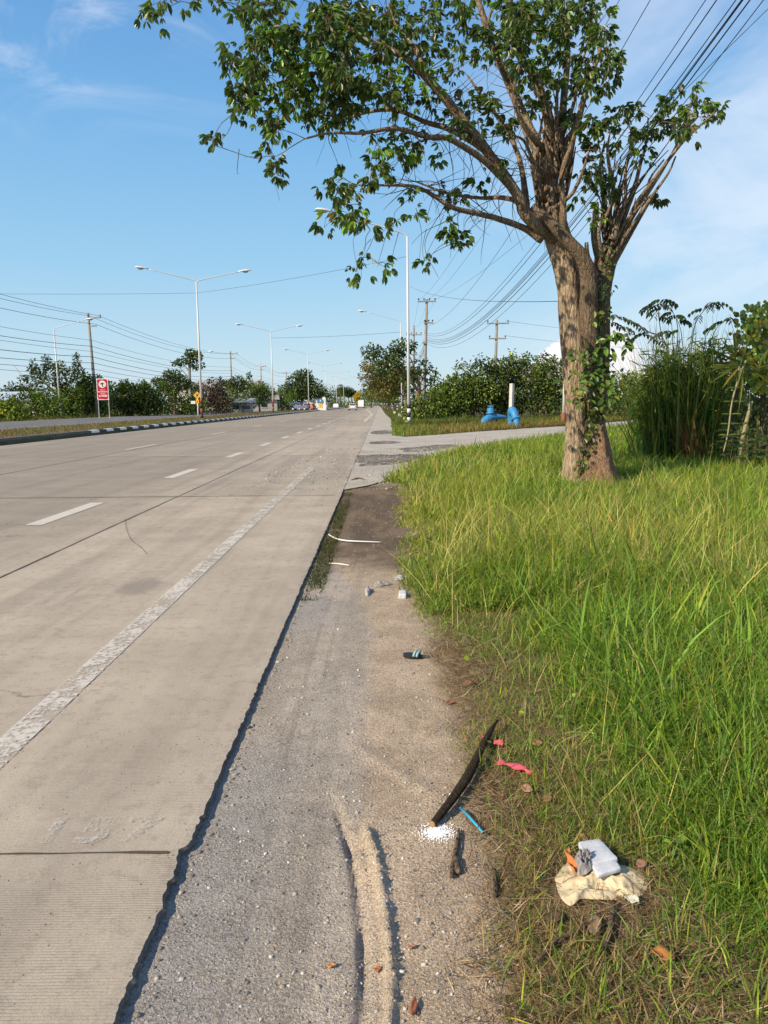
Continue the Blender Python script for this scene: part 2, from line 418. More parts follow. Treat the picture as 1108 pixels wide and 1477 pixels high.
def ground_mat(name='ground_soil'):
    mt, k = new_mat(name)
    t = k.node('ShaderNodeTexCoord').outputs['Object']
    a = k.node('ShaderNodeAttribute', attribute_name='Col').outputs[0]
    g1 = k.noise(t, 120.0, 3, 0.7); g2 = k.noise(t, 420.0, 2, 0.7); n3 = k.noise(t, 9.0, 5, 0.65)
    v = k.voro(t, 95.0)
    vc = k.node('ShaderNodeSeparateColor', ins={0: v.outputs['Color']}).outputs[0]
    c = k.mix(k.sstep(n3, 0.25, 0.75), k.mix(1.0, a, (0.80, 0.80, 0.80), 'MULTIPLY'), k.mix(1.0, a, (1.18, 1.17, 1.15), 'MULTIPLY'))
    c = k.mix(k.math('MULTIPLY', k.sstep(g1, 0.52, 0.70), 0.6), c, k.mix(1.0, a, (1.5, 1.48, 1.45), 'MULTIPLY'))
    c = k.mix(k.math('MULTIPLY', k.sstep(g1, 0.46, 0.30), 0.7), c, k.mix(1.0, a, (0.45, 0.43, 0.42), 'MULTIPLY'))
    stone = k.math('MULTIPLY', k.sstep(v.outputs['Distance'], 0.42, 0.25), k.math('GREATER_THAN', vc, 0.66))
    c = k.mix(k.math('MULTIPLY', stone, 0.55), c, k.mix(1.0, a, (1.75, 1.72, 1.70), 'MULTIPLY'))
    v2 = k.voro(t, 230.0); v2c = k.node('ShaderNodeSeparateColor', ins={0: v2.outputs['Color']}).outputs[0]
    c = k.mix(k.math('MULTIPLY', k.sstep(v2c, 0.55, 1.0), 0.55), c, k.mix(1.0, a, (1.7, 1.68, 1.66), 'MULTIPLY'))
    c = k.mix(k.math('MULTIPLY', k.sstep(v2c, 0.35, 0.0), 0.55), c, k.mix(1.0, a, (0.42, 0.41, 0.40), 'MULTIPLY'))
    h = k.math('ADD', k.math('MULTIPLY', g1, 0.9), k.math('ADD', k.math('MULTIPLY', g2, 0.45), k.math('MULTIPLY', stone, 0.5)))
    b = k.node('ShaderNodeBump', ins={'Height': h, 'Strength': 0.9, 'Distance': 0.012})
    p = k.node('ShaderNodeBsdfPrincipled', ins={'Base Color': c, 'Roughness': 0.92, 'Specular IOR Level': 0.15, 'Normal': b.outputs[0]})
    finish(k, p.outputs[0]); return mt
M['ground'] = ground_mat()

def worn_paint(name, color, lo=0.40, hi=0.52, sc=22.0, minalpha=0.0):
    mt, k = new_mat(name)
    t = k.node('ShaderNodeTexCoord').outputs['Object']
    n = k.math('ADD', k.math('MULTIPLY', k.noise(t, sc*1.6, 7, 0.75), 0.65), k.math('MULTIPLY', k.noise(t, sc*0.22, 3, 0.6), 0.35))
    al = k.math('MAXIMUM', k.sstep(n, lo, hi), minalpha)
    c = k.mix(k.noise(t, 60, 3), tuple(x*0.72 for x in color), color)
    p = k.node('ShaderNodeBsdfPrincipled', ins={'Base Color': c, 'Roughness': 0.8, 'Specular IOR Level': 0.2})
    tr = k.node('ShaderNodeBsdfTransparent')
    mx = k.node('ShaderNodeMixShader', ins={0: al, 1: tr.outputs[0], 2: p.outputs[0]})
    finish(k, mx.outputs[0]); return mt
M['edge_paint'] = worn_paint('edge_line_paint', (0.66, 0.61, 0.53), 0.40, 0.55, 22.0, 0.22)
M['lane_paint'] = worn_paint('lane_line_paint', (0.66, 0.61, 0.52), 0.30, 0.44)
M['chalk'] = worn_paint('chalk_paint', (0.62, 0.59, 0.53), 0.42, 0.66, 40.0)
M['joint'] = paint('joint_filler', (0.105, 0.09, 0.075), 0.9, 0, 0.4, 12, 0.4, 0.1)

def simple_rough(name, c1, c2, sc, bump=0.5, dist=0.01, rough=0.9, grain=200):
    mt, k = new_mat(name)
    t = k.node('ShaderNodeTexCoord').outputs['Object']
    n = k.noise(t, sc, 6, 0.65); g = k.noise(t, grain, 3, 0.7)
    c = k.mix(k.sstep(n, 0.3, 0.7), c1, c2)
    c = k.mix(k.math('MULTIPLY', k.sstep(g, 0.35, 0.65), 0.5), k.mix(1.0, c, (0.7, 0.7, 0.7), 'MULTIPLY'), k.mix(1.0, c, (1.25, 1.25, 1.25), 'MULTIPLY'))
    b = k.node('ShaderNodeBump', ins={'Height': g, 'Strength': bump, 'Distance': dist})
    p = k.node('ShaderNodeBsdfPrincipled', ins={'Base Color': c, 'Roughness': rough, 'Specular IOR Level': 0.2, 'Normal': b.outputs[0]})
    finish(k, p.outputs[0]); return mt
M['driveway'] = simple_rough('driveway_gravel', (0.44, 0.395, 0.33), (0.60, 0.55, 0.465), 0.9, 0.8, 0.02, 0.95, 40)
M['patch'] = worn_paint('asphalt_patch', (0.15, 0.13, 0.105), 0.38, 0.62, 3.5)
M['far_road'] = simple_rough('far_asphalt', (0.17, 0.165, 0.16), (0.235, 0.225, 0.215), 0.4, 0.3, 0.01, 0.9, 12)
M['concrete'] = simple_rough('grey_concrete', (0.26, 0.24, 0.215), (0.37, 0.345, 0.31), 1.5, 0.4, 0.01, 0.9, 60)
M['kerb_bare_edge_shade'] = simple_rough('old_kerb_edge_shade', (0.115, 0.105, 0.095), (0.19, 0.175, 0.155), 1.5, 0.4, 0.01, 0.9, 60)
M['steel'] = paint('pole_white', (0.60, 0.60, 0.60), 0.45, 0.1, 0.15, 2, 0.05)
M['lamp'] = paint('lamp_shell', (0.72, 0.72, 0.73), 0.3, 0.1, 0.08, 3, 0.0)
M['glass'] = paint('lamp_glass', (0.32, 0.34, 0.36), 0.15, 0.0, 0.1, 3, 0.0, 0.6)
M['black'] = paint('black_paint', (0.02, 0.02, 0.022), 0.5, 0, 0.3, 4)
M['white'] = paint('white_paint', (0.74, 0.73, 0.70), 0.55, 0, 0.12, 4)
M['wire'] = paint('wire_black', (0.018, 0.018, 0.022), 0.6, 0, 0.2, 1, 0)
M['blue'] = paint('blue_pipe', (0.045, 0.25, 0.52), 0.55, 0, 0.55, 5, 0.25)
M['post'] = paint('old_white_post', (0.56, 0.545, 0.50), 0.8, 0, 0.4, 4, 0.3)
M['red_band'] = paint('red_band', (0.27, 0.065, 0.03), 0.6, 0, 0.3, 5)
M['sign_red'] = paint('sign_red', (0.50, 0.012, 0.035), 0.4, 0, 0.12, 2, 0)
M['sign_yellow'] = paint('sign_yellow', (0.78, 0.42, 0.02), 0.45, 0, 0.1, 2, 0)
M['foam'] = paint('white_foam', (0.64, 0.66, 0.69), 0.65, 0, 0.42, 28, 0.3)
M['beads'] = paint('foam_bead', (0.86, 0.86, 0.86), 0.6, 0, 0.08, 20, 0)
M['col'] = paint('coloured', (1, 1, 1), 0.55, 0, 0.2, 12, 0.1, 0.35, attr=True)
M['dark_glass'] = paint('dark_glass', (0.02, 0.024, 0.03), 0.12, 0, 0.1, 2, 0, 0.6)
#PART2
# ------------------------------------------------------------------ ground: one sheet to the horizon
EDGE = -0.60                    # right edge of the concrete slab
def poly_dist(x, y, P):
    """distance to a polyline and signed side (positive = right of travel)"""
    P = np.asarray(P)[:, :2]; best = np.full(np.shape(x), 1e9); side = np.zeros(np.shape(x)); par = np.zeros(np.shape(x))
    for i in range(len(P)-1):
        a, b = P[i], P[i+1]; ab = b-a; L = ab@ab
        t = np.clip(((x-a[0])*ab[0]+(y-a[1])*ab[1])/L, 0, 1)
        ex, ey = x-(a[0]+t*ab[0]), y-(a[1]+t*ab[1]); d = np.hypot(ex, ey)
        s = -np.sign(ab[0]*ey-ab[1]*ex)
        m_ = d < best; best = np.where(m_, d, best); side = np.where(m_, s, side); par = np.where(m_, (i+t)/(len(P)-1), par)
    return best, side, par
ZS = -0.023
def gpl(pts, z=ZS): return np.array([gd(a, b, z) for a, b in pts])
GROOVE = gpl([(490, 1168), (505, 1215), (517, 1270), (524, 1340), (527, 1400), (524, 1477), (522, 1560)])
RIDGE = gpl([(528, 1200), (541, 1235), (552, 1300), (560, 1370), (564, 1420), (560, 1477), (556, 1560)])
DIAG = gpl([(516, 1078), (548, 1102), (585, 1125), (630, 1150)])
SAND = gpl([(545, 1600), (530, 1477), (527, 1340), (508, 1215), (515, 1100), (524, 1000), (527, 900), (512, 850), (470, 815), (440, 800)])
GRASSE = gpl([(690, 1640), (672, 1477), (660, 1300), (650, 1200), (640, 1110), (622, 1010), (604, 940), (592, 880), (584, 800), (574, 730), (568, 700)], -0.03)
DRV_NEAR = [(499, 706), (530, 700), (560, 692), (574, 683), (590, 672), (620, 660), (660, 649), (740, 637), (820, 627), (900, 616), (960, 608)]
DRV_FAR = [(960, 598), (900, 607), (820, 614), (740, 619), (680, 623), (630, 627), (585, 630), (566, 628), (566, 618)]
dn = np.array([gd(a, b, 0) for a, b in DRV_NEAR])[:, :2]; dfar = np.array([gd(a, b, 0) for a, b in DRV_FAR])[:, :2]
dn[0, 0] = EDGE
def inside(x, y, poly):
    r = np.zeros(np.shape(x), bool); n = len(poly)
    for i in range(n):
        (x1, y1), (x2, y2) = poly[i], poly[(i+1) % n]
        c = ((y1 > y) != (y2 > y)) & (x < (x2-x1)*(y-y1)/((y2-y1) if y2 != y1 else 1e-9)+x1)
        r ^= c
    return r
SHOULDER_R = 0.85
DRV = np.vstack([dn, dfar, [[SHOULDER_R+0.1, 70], [SHOULDER_R-0.2, 110], [SHOULDER_R-0.5, 260], [SHOULDER_R-1.0, 520], [EDGE, 520]]])
def grass_edge_x(y):
    P = GRASSE[np.argsort(GRASSE[:, 1])]; return np.interp(y, P[:, 1], P[:, 0])
def gz(x, y, detail=True):
    x = np.asarray(x, float); y = np.asarray(y, float)
    ge = grass_edge_x(y)
    near = (1-ss(y, 11.5, 13.6))
    z = np.full(x.shape, -0.016) + (ZS+0.016)*near
    # shoulder relief
    d, s, t = poly_dist(x, y, GROOVE)
    fade = ss(y, 2.75, 2.35)*near
    right = (s > 0)
    z = z - np.where(right, 0.016*np.exp(-np.maximum(0, d-0.0)/0.25), 0)*fade*ss(d, 0, 0.012)
    z = z - 0.026*np.exp(-(d/0.013)**2)*fade*(.5+fbm(x*12, y*9, 15, 3))
    d2, s2, t2 = poly_dist(x, y, RIDGE)
    lump = 0.45+0.7*fbm(x*14+3, y*16, 5, 4)
    z = z - 0.012*np.exp(-((d2-.035)/.03)**2)*(s2 > 0)*fade*ss(y, 2.55, 2.2)
    z = z + 0.027*lump*np.exp(-(d2/np.where(s2 > 0, 0.010, 0.018)*(.7+.6*fbm(x*5, y*14, 19, 3)))**2)*fade*ss(y, 2.55, 2.2)
    d3, _, _ = poly_dist(x, y, DIAG)
    z = z + 0.008*np.exp(-(d3/0.035)**2)*near
    z = z + 0.010*(fbm(x*2.2, y*1.3, 11, 3)-0.5)*near*ss(x, EDGE, EDGE+0.3)
    z = z + 0.007*(fbm(x*14, y*14, 21, 3)-0.5)*near*ss(x, -0.05, 0.2)
    z = z + 0.003*(fbm(x*40, y*40, 31, 2)-0.5)*near
    # soil under the grass
    g = ss(x-ge, 0.0, 0.9)
    z = np.where(x > ge, z+g*(0.03*near+0.02*(fbm(x*0.9, y*0.9, 41, 3)-0.3)), z)
    ind = inside(x, y, DRV)
    z = np.where((y > 12.5) & (x > EDGE), np.minimum(z, np.where(ind, -0.03, -0.008)), z)
    # beyond the driveway the verge rises a little
    far_r = ss(y, 30, 46)*ss(x, 1.6, 6)*(~ind)
    z = z + far_r*0.10
    # under the slab, then the median and far side
    z = np.where((x < EDGE-0.10) & (x > -13.6), -0.35, z)
    z = np.where(x <= -13.6, 0.10+0.03*fbm(x*.3, y*.3, 3, 2), z)
    return z
def grow(a, b, st, r, mx):
    out = [a]
    while out[-1] < b: out.append(out[-1]+st); st = min(st*r, mx)
    return out
xs = np.array(sorted([-x for x in grow(0.75, 3500, 0.02, 1.16, 400)][1:]) + list(np.arange(-0.75, 1.3, 0.0095)) + grow(1.3, 3500, 0.012, 1.06, 400))
xs = np.unique(np.concatenate([xs, [-13.55, -13.65, EDGE-0.09, EDGE-0.12]]))
ys = [0.95]
while ys[-1] < 16: ys.append(ys[-1]*1.0075)
ys = np.array(sorted([0.95-x for x in grow(0.02, 400, 0.05, 1.3, 60)]) + ys + grow(ys[-1]*1.01, 6000, 0.15, 1.03, 400))
X, Y = np.meshgrid(xs, ys)
Z = gz(X, Y)
def mixc(a, b, t): return a*(1-t[..., None])+np.asarray(b)*t[..., None]
def ground_col(X, Y):
    n = fbm(X*1.5, Y*1.0, 51, 4); n2 = fbm(X*6, Y*5, 61, 4)
    sand = mixc(np.tile(np.array([0.44, 0.345, 0.245]), X.shape+(1,)), (0.53, 0.42, 0.305), ss(n2, .35, .7))
    grey = mixc(np.tile(np.array([0.38, 0.33, 0.27]), X.shape+(1,)), (0.46, 0.40, 0.33), ss(fbm(X*7, Y*1.2, 71, 3), .35, .65))
    bl = ss(X, EDGE+0.42, EDGE+0.12)*ss(fbm(X*2, Y*1.2, 73, 3), .3, .6)
    grey = mixc(grey, (0.35, 0.325, 0.295), bl*0.9)
    d, s, _ = poly_dist(X, Y, SAND)
    sd = np.where(s > 0, d, -d)+0.10*(n2-0.5)
    c = mixc(grey, sand, ss(sd, -0.02, 0.07))
    # two faint wheel lines in the grey strip
    for off, wd, k in ((-0.40, 0.012, 0.35), (-0.31, 0.008, .3), (-0.235, 0.03, 0.25)):
        xc = off+0.02*np.sin(Y*1.1)+0.07*(Y-1.5)/6
        c = mixc(c, (0.20, 0.18, 0.155), k*np.exp(-((X-xc)/wd)**2)*ss(n2, .2, .55))
    dr, s2, _ = poly_dist(X, Y, RIDGE)
    c = mixc(c, (0.50, 0.43, 0.335), 0.6*np.exp(-(dr/0.016)**2)*ss(Y, 2.7, 2.3))
    d3, _, _ = poly_dist(X, Y, DIAG)
    c = mixc(c, (0.47, 0.385, 0.28), 0.6*np.exp(-(d3/0.03)**2))
    # dark damp soil further along
    t = ss(Y+1.6*(n2-0.5)+0.9*(X+0.2), 5.7, 7.2)*ss(Y, 13.9, 12.6)
    soil = mixc(np.tile(np.array([0.115, 0.082, 0.055]), X.shape+(1,)), (0.20, 0.145, 0.095), ss(fbm(X*5, Y*1.6, 81, 4), .35, .7))
    c = mixc(c, soil, t*0.95)
    c = mixc(c, (0.36, 0.31, 0.25), ss(Y, 12.4, 13.6))
    # under the grass
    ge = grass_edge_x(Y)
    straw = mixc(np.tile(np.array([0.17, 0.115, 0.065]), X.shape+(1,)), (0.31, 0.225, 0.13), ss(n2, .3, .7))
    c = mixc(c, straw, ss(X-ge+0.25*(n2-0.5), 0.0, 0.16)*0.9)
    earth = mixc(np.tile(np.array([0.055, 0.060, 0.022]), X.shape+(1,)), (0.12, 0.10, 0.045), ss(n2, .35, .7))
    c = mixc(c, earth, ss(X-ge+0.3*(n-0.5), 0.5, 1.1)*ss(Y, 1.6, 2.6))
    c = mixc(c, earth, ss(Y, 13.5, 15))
    c = mixc(c, (0.15, 0.145, 0.055), ss(X, -13.5, -14))
    return c
nx, ny = len(xs), len(ys)
i, j = np.meshgrid(np.arange(nx-1), np.arange(ny-1)); q = (j*nx+i).ravel()
F = np.column_stack([q, q+1, q+1+nx, q+nx])
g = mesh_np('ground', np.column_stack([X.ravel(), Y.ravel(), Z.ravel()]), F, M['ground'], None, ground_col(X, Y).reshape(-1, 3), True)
struct(g)

# concrete carriageway slab with a broken edge
def slab_edge(y):
    e = EDGE+0.005*(fbm(y*3.0, y*0, 91, 4)-0.5)*2+0.011*(fbm(y*38, y*0, 95, 5)-0.5)*2*(.25+1.1*fbm(y*2.3, y*0+4, 97, 2))
    return e - 0.020*np.exp(-(((y-JY0)/0.035)**2)) - 0.010*np.exp(-(((y-JY0+0.08)/0.10)**2))
JY0 = gd(120, 1232)[1]
ysl = np.array(sorted(list(-np.array(grow(0.2, 80, 0.5, 1.4, 20)))+list(np.arange(0.0, 1.0, 0.05))+[1.0*1.004**k for k in range(int(math.log(14)/math.log(1.004)))]+grow(14.05, 900, 0.3, 1.05, 25)))
e0 = slab_edge(ysl)
xin = [-13.75, -11, -8, -5.5, -3.5, -2, -1.2, -0.9]
mb_V = []; rows = len(xin)+5
rr = rng.random((len(ysl), 3))
for a, (yy, ee) in enumerate(zip(ysl, e0)):
    jn = 0.006*(rr[a]-0.5) if yy < 14 else np.zeros(3)
    mb_V += [(x, yy, 0) for x in xin]
    mb_V += [(ee-0.03, yy, 0.0), (ee-0.008, yy, -0.0015+jn[0]*0.3), (ee+jn[1], yy, -0.010), (ee-0.008+jn[2], yy, -0.04), (ee-0.02, yy, -0.34)]
i, j = np.meshgrid(np.arange(rows-1), np.arange(len(ysl)-1)); q = (j*rows+i).ravel()
road = struct(mesh_np('road', mb_V, np.column_stack([q, q+1, q+1+rows, q+rows]), M['road'], None, None, False))
road.data.materials.append(M['kerb_bare_edge_shade'])  # dirty edge faces, coloured darker to stand for the shadow in the gap
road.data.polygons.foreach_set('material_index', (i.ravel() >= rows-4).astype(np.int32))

def strip(mb, P, w, z):
    """flat strip along world XY points"""
    P = np.asarray(P, float)[:, :2]; T = unit(np.gradient(P, axis=0)); n = np.column_stack([T[:, 1], -T[:, 0]])
    w = np.broadcast_to(w, (len(P),))[:, None]
    V = np.empty((len(P)*2, 3)); V[0::2, :2] = P-n*w/2; V[1::2, :2] = P+n*w/2; V[:, 2] = z
    k = np.arange(len(P)-1)*2
    mb.add(V, np.column_stack([k, k+1, k+3, k+2]))
# slab joints
mb = MB()
yj = np.arange(-5, 420, 1.0)
for xj, w in ((-3.06, 0.022), (-7.72, 0.026)):
    yy = np.concatenate([np.arange(1, 20, 0.12), np.arange(20, 420, 4.0)])
    strip(mb, np.column_stack([xj+0.012*(fbm(yy*3, yy*0, 33, 3)-0.5), yy]), w*(0.4+0.9*fbm(yy*6, yy*0, 37, 3)), 0.003)
JP = 9.15
for kx in range(-1, 36):
    yk = JY0+JP*kx
    xx = np.arange(-13.6, EDGE-0.055, 0.02 if kx < 1 else 0.15)
    wob = 0.010*(fbm(xx*5, xx*0, 100+kx, 4)-0.5)
    wid = (0.0015+0.018*np.maximum(0, fbm(xx*9, xx*0+3, 120+kx, 4)-.25))
    if kx > 0: wid = 0.010+0.030*fbm(xx*2, xx*0+3, 120+kx, 3)
    if kx == 0: wid = wid*0.75+0.010*ss(xx, -0.85, -0.74)
    strip(mb, np.column_stack([xx, yk+wob]), wid, 0.0045)
# a wandering crack by the longitudinal joint
cr = np.array([gd(a, b)[:2] for a, b in [(180, 748), (183, 765), (190, 780), (203, 790), (212, 800)]])
strip(mb, catmull(cr, 8), 0.004*np.ones(33), 0.0075)
struct(mb.build('road_joints', M['joint']))
# worn solid edge line
mb = MB(); yy = np.arange(0.8, gd(440, 690)[1]+2.5, 0.08)
strip(mb, np.column_stack([np.interp(yy, [0.8, 14, 30], [-1.515, -1.50, -1.50]), yy]), 0.135, 0.004)
struct(mb.build('edge_line', M['edge_paint']))
# lane dashes, edge line further on and its taper
mb = MB()
def dash(x, y0, y1, w): strip(mb, np.array([[x, y0], [x, (y0+y1)/2], [x, y1]]), w, 0.004)
for k in range(40):
    yc = gd(90, 740)[1]+5.62*k
    dash(-4.02, yc-1.0, yc+1.0, 0.20)
for k in range(-1, 26):
    yc = gd(182, 644.8)[1]+12.2*k
    dash(-8.02, yc-1.6, yc+1.6, 0.13)
far_line = np.array([gd(526, 608)[:2], gd(531, 603)[:2], gd(537, 598)[:2], gd(533, 594)[:2], gd(529, 591)[:2]])
strip(mb, far_line, 0.22, 0.004)
strip(mb, np.array([[far_line[-1][0], far_line[-1][1]], [-3.9, 260], [-3.9, 420]]), 0.2, 0.0045)
strip(mb, np.column_stack([np.full(40, -13.35), np.linspace(2, 330, 40)]), 0.10, 0.004)
struct(mb.build('lane_markings', M['lane_paint']))
# faded digits chalked on the slab
cu = bpy.data.curves.new('painted_number', 'FONT'); cu.body = '157'; cu.size = 0.21; cu.offset = 0.006; cu.extrude = 0.0; cu.space_character = 1.25; cu.shear = 0.0
o = bpy.data.objects.new('painted_number', cu); link(o)
c0 = gd(38, 1217)
o.location = (c0[0], c0[1], 0.004); o.scale = (1.05, 0.95, 1); cu.materials.append(M['chalk']); struct(o)

# gravel driveway with the shoulder strip beyond it
bm = bmesh.new()
vs = [bm.verts.new((a, b, -0.003)) for a, b in DRV]
bm.faces.new(vs); bmesh.ops.recalc_face_normals(bm, faces=bm.faces)
for f in bm.faces:
    if f.normal.z < 0: f.normal_flip()
bmesh.ops.triangulate(bm, faces=bm.faces)
me = bpy.data.meshes.new('driveway'); bm.to_mesh(me); bm.free(); me.materials.append(M['driveway'])
struct(link(bpy.data.objects.new('driveway', me)))
def blob_sheet(name, px, mat, z, amp=0.10, n=60, seed=1):
    P = np.array([gd(a, b, z)[:2] for a, b in px]); P = catmull(np.vstack([P, P[:1]]), 8)[:-1]
    c = P.mean(0); d = P-c
    th = np.arctan2(d[:, 1], d[:, 0]); k = 1+amp*2*(fbm(np.cos(th)*6+7, np.sin(th)*6+7, seed, 4)-0.5)
    P = c+d*k[:, None]
    V = np.vstack([np.column_stack([P, np.full(len(P), z)]), [[c[0], c[1], z]]]); n_ = len(P); j = np.arange(n_)
    return mesh_np(name, V, np.column_stack([j, (j+1) % n_, np.full(n_, n_)]), mat)
struct(blob_sheet('asphalt_patch', [(517, 657), (560, 655), (600, 655), (612, 659), (585, 667), (540, 670), (516, 671)], M['patch'], 0.002, 0.30, seed=3))
struct(blob_sheet('asphalt_patch', [(536, 622), (556, 620), (566, 623), (558, 626), (537, 626)], M['patch'], 0.002, 0.3, seed=5))
struct(blob_sheet('asphalt_patch', [(534, 637), (560, 636), (580, 638), (560, 640), (534, 640)], M['patch'], 0.002, 0.3, seed=6))
struct(blob_sheet('asphalt_patch', [(575, 647), (640, 641), (655, 644), (620, 650), (590, 652)], M['patch'], 0.002, 0.35, seed=7))

# median with kerb, far carriageway
KX0, KX1 = -13.95, -13.72
mb = MB()
def kerb_run(y0, y1, mat_name, name, seg):
    b = MB(); yk = np.arange(y0, y1+0.01, seg)
    prof = [(KX1, -0.05), (KX1-0.015, 0.20), (KX1-0.045, 0.235), (KX0, 0.24), (KX0, 0.0)]
    for a in range(len(yk)-1):
        gap = 0.006
        cc = None
        if mat_name == 'col':
            cc = (0.84, 0.83, 0.80) if a % 2 == 0 else (0.010, 0.010, 0.011)
        b.prism(prof, yk[a]+gap, yk[a+1]-gap, 'Y', cc)
    return struct(b.build(name, M[mat_name]))
KS = gd(133, 628)[1]
kerb_run(-20, KS, 'kerb_bare_edge_shade', 'kerb', (KS+20)/55)
kerb_run(KS, KS+260, 'col', 'painted_kerb', 1.0)
b = MB(); b.box((-16.6, 190, 0.09), (5.3, 420, 0.27)); struct(b.build('median', simple_rough('median_soil', (0.16, 0.13, 0.075), (0.26, 0.215, 0.14), 1.0, 0.6, 0.02)))
b = MB(); b.box((-25.2, 240, 0.06), (11.8, 620, 0.22)); struct(b.build('far_carriageway', M['far_road']))
b = MB()
for xx in (-19.6, -30.8):
    strip(b, np.column_stack([np.full(30, xx), np.linspace(-30, 400, 30)]), 0.12, 0.174)
for k in range(30): strip(b, np.array([[-25.2, 12*k], [-25.2, 12*k+1.5], [-25.2, 12*k+3]]), 0.12, 0.174)
struct(b.build('far_lane_markings', M['lane_paint']))
#PART3
# ------------------------------------------------------------------ foliage builders
def leafcol(n, base, var=0.35, yel=0.15, r=rng):
    base = np.asarray(base)
    k = np.exp(r.normal(0, var, n))[:, None]
    y = (r.random(n) < yel)[:, None]*r.random(n)[:, None]
    c = base*k; return np.clip(c*(1-y)+np.array([c[:, 0]*2.4, c[:, 1]*1.5, c[:, 2]*0.9]).T*y, 0.004, 0.7)
def blob_foliage(blobs, n, L, w, base, var=0.35, yel=0.15, shell=0.55, flat=1.0, droop=0.2):
    """leaves spread through the volume of several ellipsoids (cx,cy,cz,rx,ry,rz,weight)"""
    B = np.array([(*q, 1.0)[:7] for q in blobs], float); p = B[:, 3]*B[:, 5]*B[:, 6]; p = p/p.sum()
    k = rng.choice(len(B), n, p=p)
    u = rdir(n); r = rng.random(n)**shell
    lump = 0.80+0.42*fbm(u[:, 0]*2.6+k*3.1+9, u[:, 2]*2.6+u[:, 1]*2.1+9, 7, 3)
    c = B[k, :3]+u*B[k, 3:6]*(r*lump)[:, None]
    d = unit(u*0.9+rdir(n)*0.9+[0, 0, -droop]); nn = unit(u*0.6+rdir(n)*0.7+[0, 0, 0.6*flat])
    s = rng.uniform(0.6, 1.3, n)
    V, F = leaves(c, d, nn, L*s, w*s)
    tone = np.exp(0.55*(fbm(c[:, 0]*1.1+k*5.3, c[:, 2]*1.1+c[:, 1]*0.7, 13, 2)-0.5)*2)[:, None]
    cc = np.repeat(leafcol(n, base, var, yel)*tone, 6, 0)
    return V, F, cc
GREENS = {'dark': (0.058, 0.092, 0.020), 'mid': (0.10, 0.155, 0.028), 'light': (0.15, 0.21, 0.032), 'olive': (0.085, 0.085, 0.022), 'brown': (0.125, 0.118, 0.040), 'purple': (0.078, 0.062, 0.052), 'palm': (0.05, 0.075, 0.02)}

def make_tree(name, label, cat, base, trunk_pts, trunk_r, blobs, n, L, w, tone, group=None, yel=0.15, limbs=(), bark='far_bark', shell=0.5):
    """trunk_pts and blobs are relative to the base"""
    t = thing(name, label, cat, base, 0, group)
    b = MB(); b.tube(trunk_pts, trunk_r, 7, None, 0.15, 3)
    for l, r in limbs: b.tube(l, r, 5, None, 0.1, 3)
    b.build('trunk', M[bark], t, True)
    V, F, c = blob_foliage(blobs, n, L, w, GREENS[tone], 0.35, yel, shell)
    mesh_np('crown', V, F, M['farleaf'], t, c)
    return t
def make_bush(name, label, cat, base, blobs, n, L, w, tone, group=None, yel=0.15, extra=None, shell=0.45):
    t = thing(name, label, cat, base, 0, group)
    sat = []
    for q in blobs:
        for _ in range(3):
            a = rng.uniform(-.9, .9); sat.append((q[0]+q[3]*a, q[1]+rng.normal(0, .3), q[2]+q[5]*(1.0-.45*a*a)*rng.uniform(.75, 1.08), q[3]*rng.uniform(.16, .34), q[4]*.25, q[5]*rng.uniform(.18, .42), .9))
    blobs = list(blobs)+sat
    b = MB()
    for bl in blobs[:4]:
        for q in range(3):
            e = np.array(bl[:3])+rng.normal(0, 0.25, 3)*np.array(bl[3:6])
            b.tube([(bl[0]*0.5+rng.normal(0, .1), bl[1]*0.5, -0.1), (bl[0]*0.8, bl[1]*0.8, e[2]*0.5), e], [0.05, 0.035, 0.012], 5, None, 0.1, 3)
    b.build('stem', M['far_bark'], t, True)
    V, F, c = blob_foliage(blobs, n, L, w, GREENS[tone], 0.38, yel, shell)
    if extra is not None:
        V2, F2, c2 = extra; F = np.concatenate([F, F2+len(V)]); V = np.concatenate([V, V2]); c = np.concatenate([c, c2])
    mesh_np('foliage', V, F, M['farleaf'], t, c)
    return t

# ------------------------------------------------------------------ the big tree by the road
TB = gd(838, 694, 0.0)             # base
YT = float(TB[1]); ppm = FP/YT     # pixels per metre at the tree
def tp(px, py, dy=0.0): return at(px, py, YT+dy)
tree = thing('roadside_tree', 'tall broad-leaved tree with twin trunks leaning over the grass verge in front', 'tree', tuple(TB))
TBn = np.asarray(TB)
def limb(pts, wpx, dys, nseg=12, jit=0.08, sm=5):
    P = np.array([tp(a, b, d) for (a, b), d in zip(pts, dys)])
    return P, np.asarray(wpx, float)/2/ppm
def bulge_tube(mb, P, R, n=20, sm=8, amp=0.10, sc=3.0, seed=0):
    """a trunk: smooth tube with lumps and flutes"""
    V, F = tube(P, R, n, 0, sm)
    pr = catmull(np.column_stack([P, R]), sm); k = len(pr)
    cen = np.repeat(pr[:, :3], n, 0); rad = np.repeat(pr[:, 3], n)
    a = np.tile(np.arange(n)/n*2*np.pi, k); h = cen[:, 2]
    f = 1+0.10*(fbm(a*7+seed, h*9, 17+seed, 3)-.5)*(np.abs(a-np.pi) < 3)+amp*2*(fbm(np.cos(a)*1.4+5+seed, h*sc*0.6+np.sin(a)*1.4, 3+seed, 4)-0.5)+amp*0.5*np.sin(a*5+h*1.2+seed)
    V[:len(cen)] = cen+(V[:len(cen)]-cen)*f[:, None]
    mb.add(V, F)
mb = MB(); skel = []
P, R = limb([(829, 712), (831, 690), (832, 655), (832, 600), (829, 532), (824, 466), (820, 416), (813, 372), (803, 340), (795, 305), (789, 270), (786, 235), (786, 205)],
            [56, 44, 35, 30, 32, 33, 33, 35, 36, 33, 31, 36, 24], [0]*13)
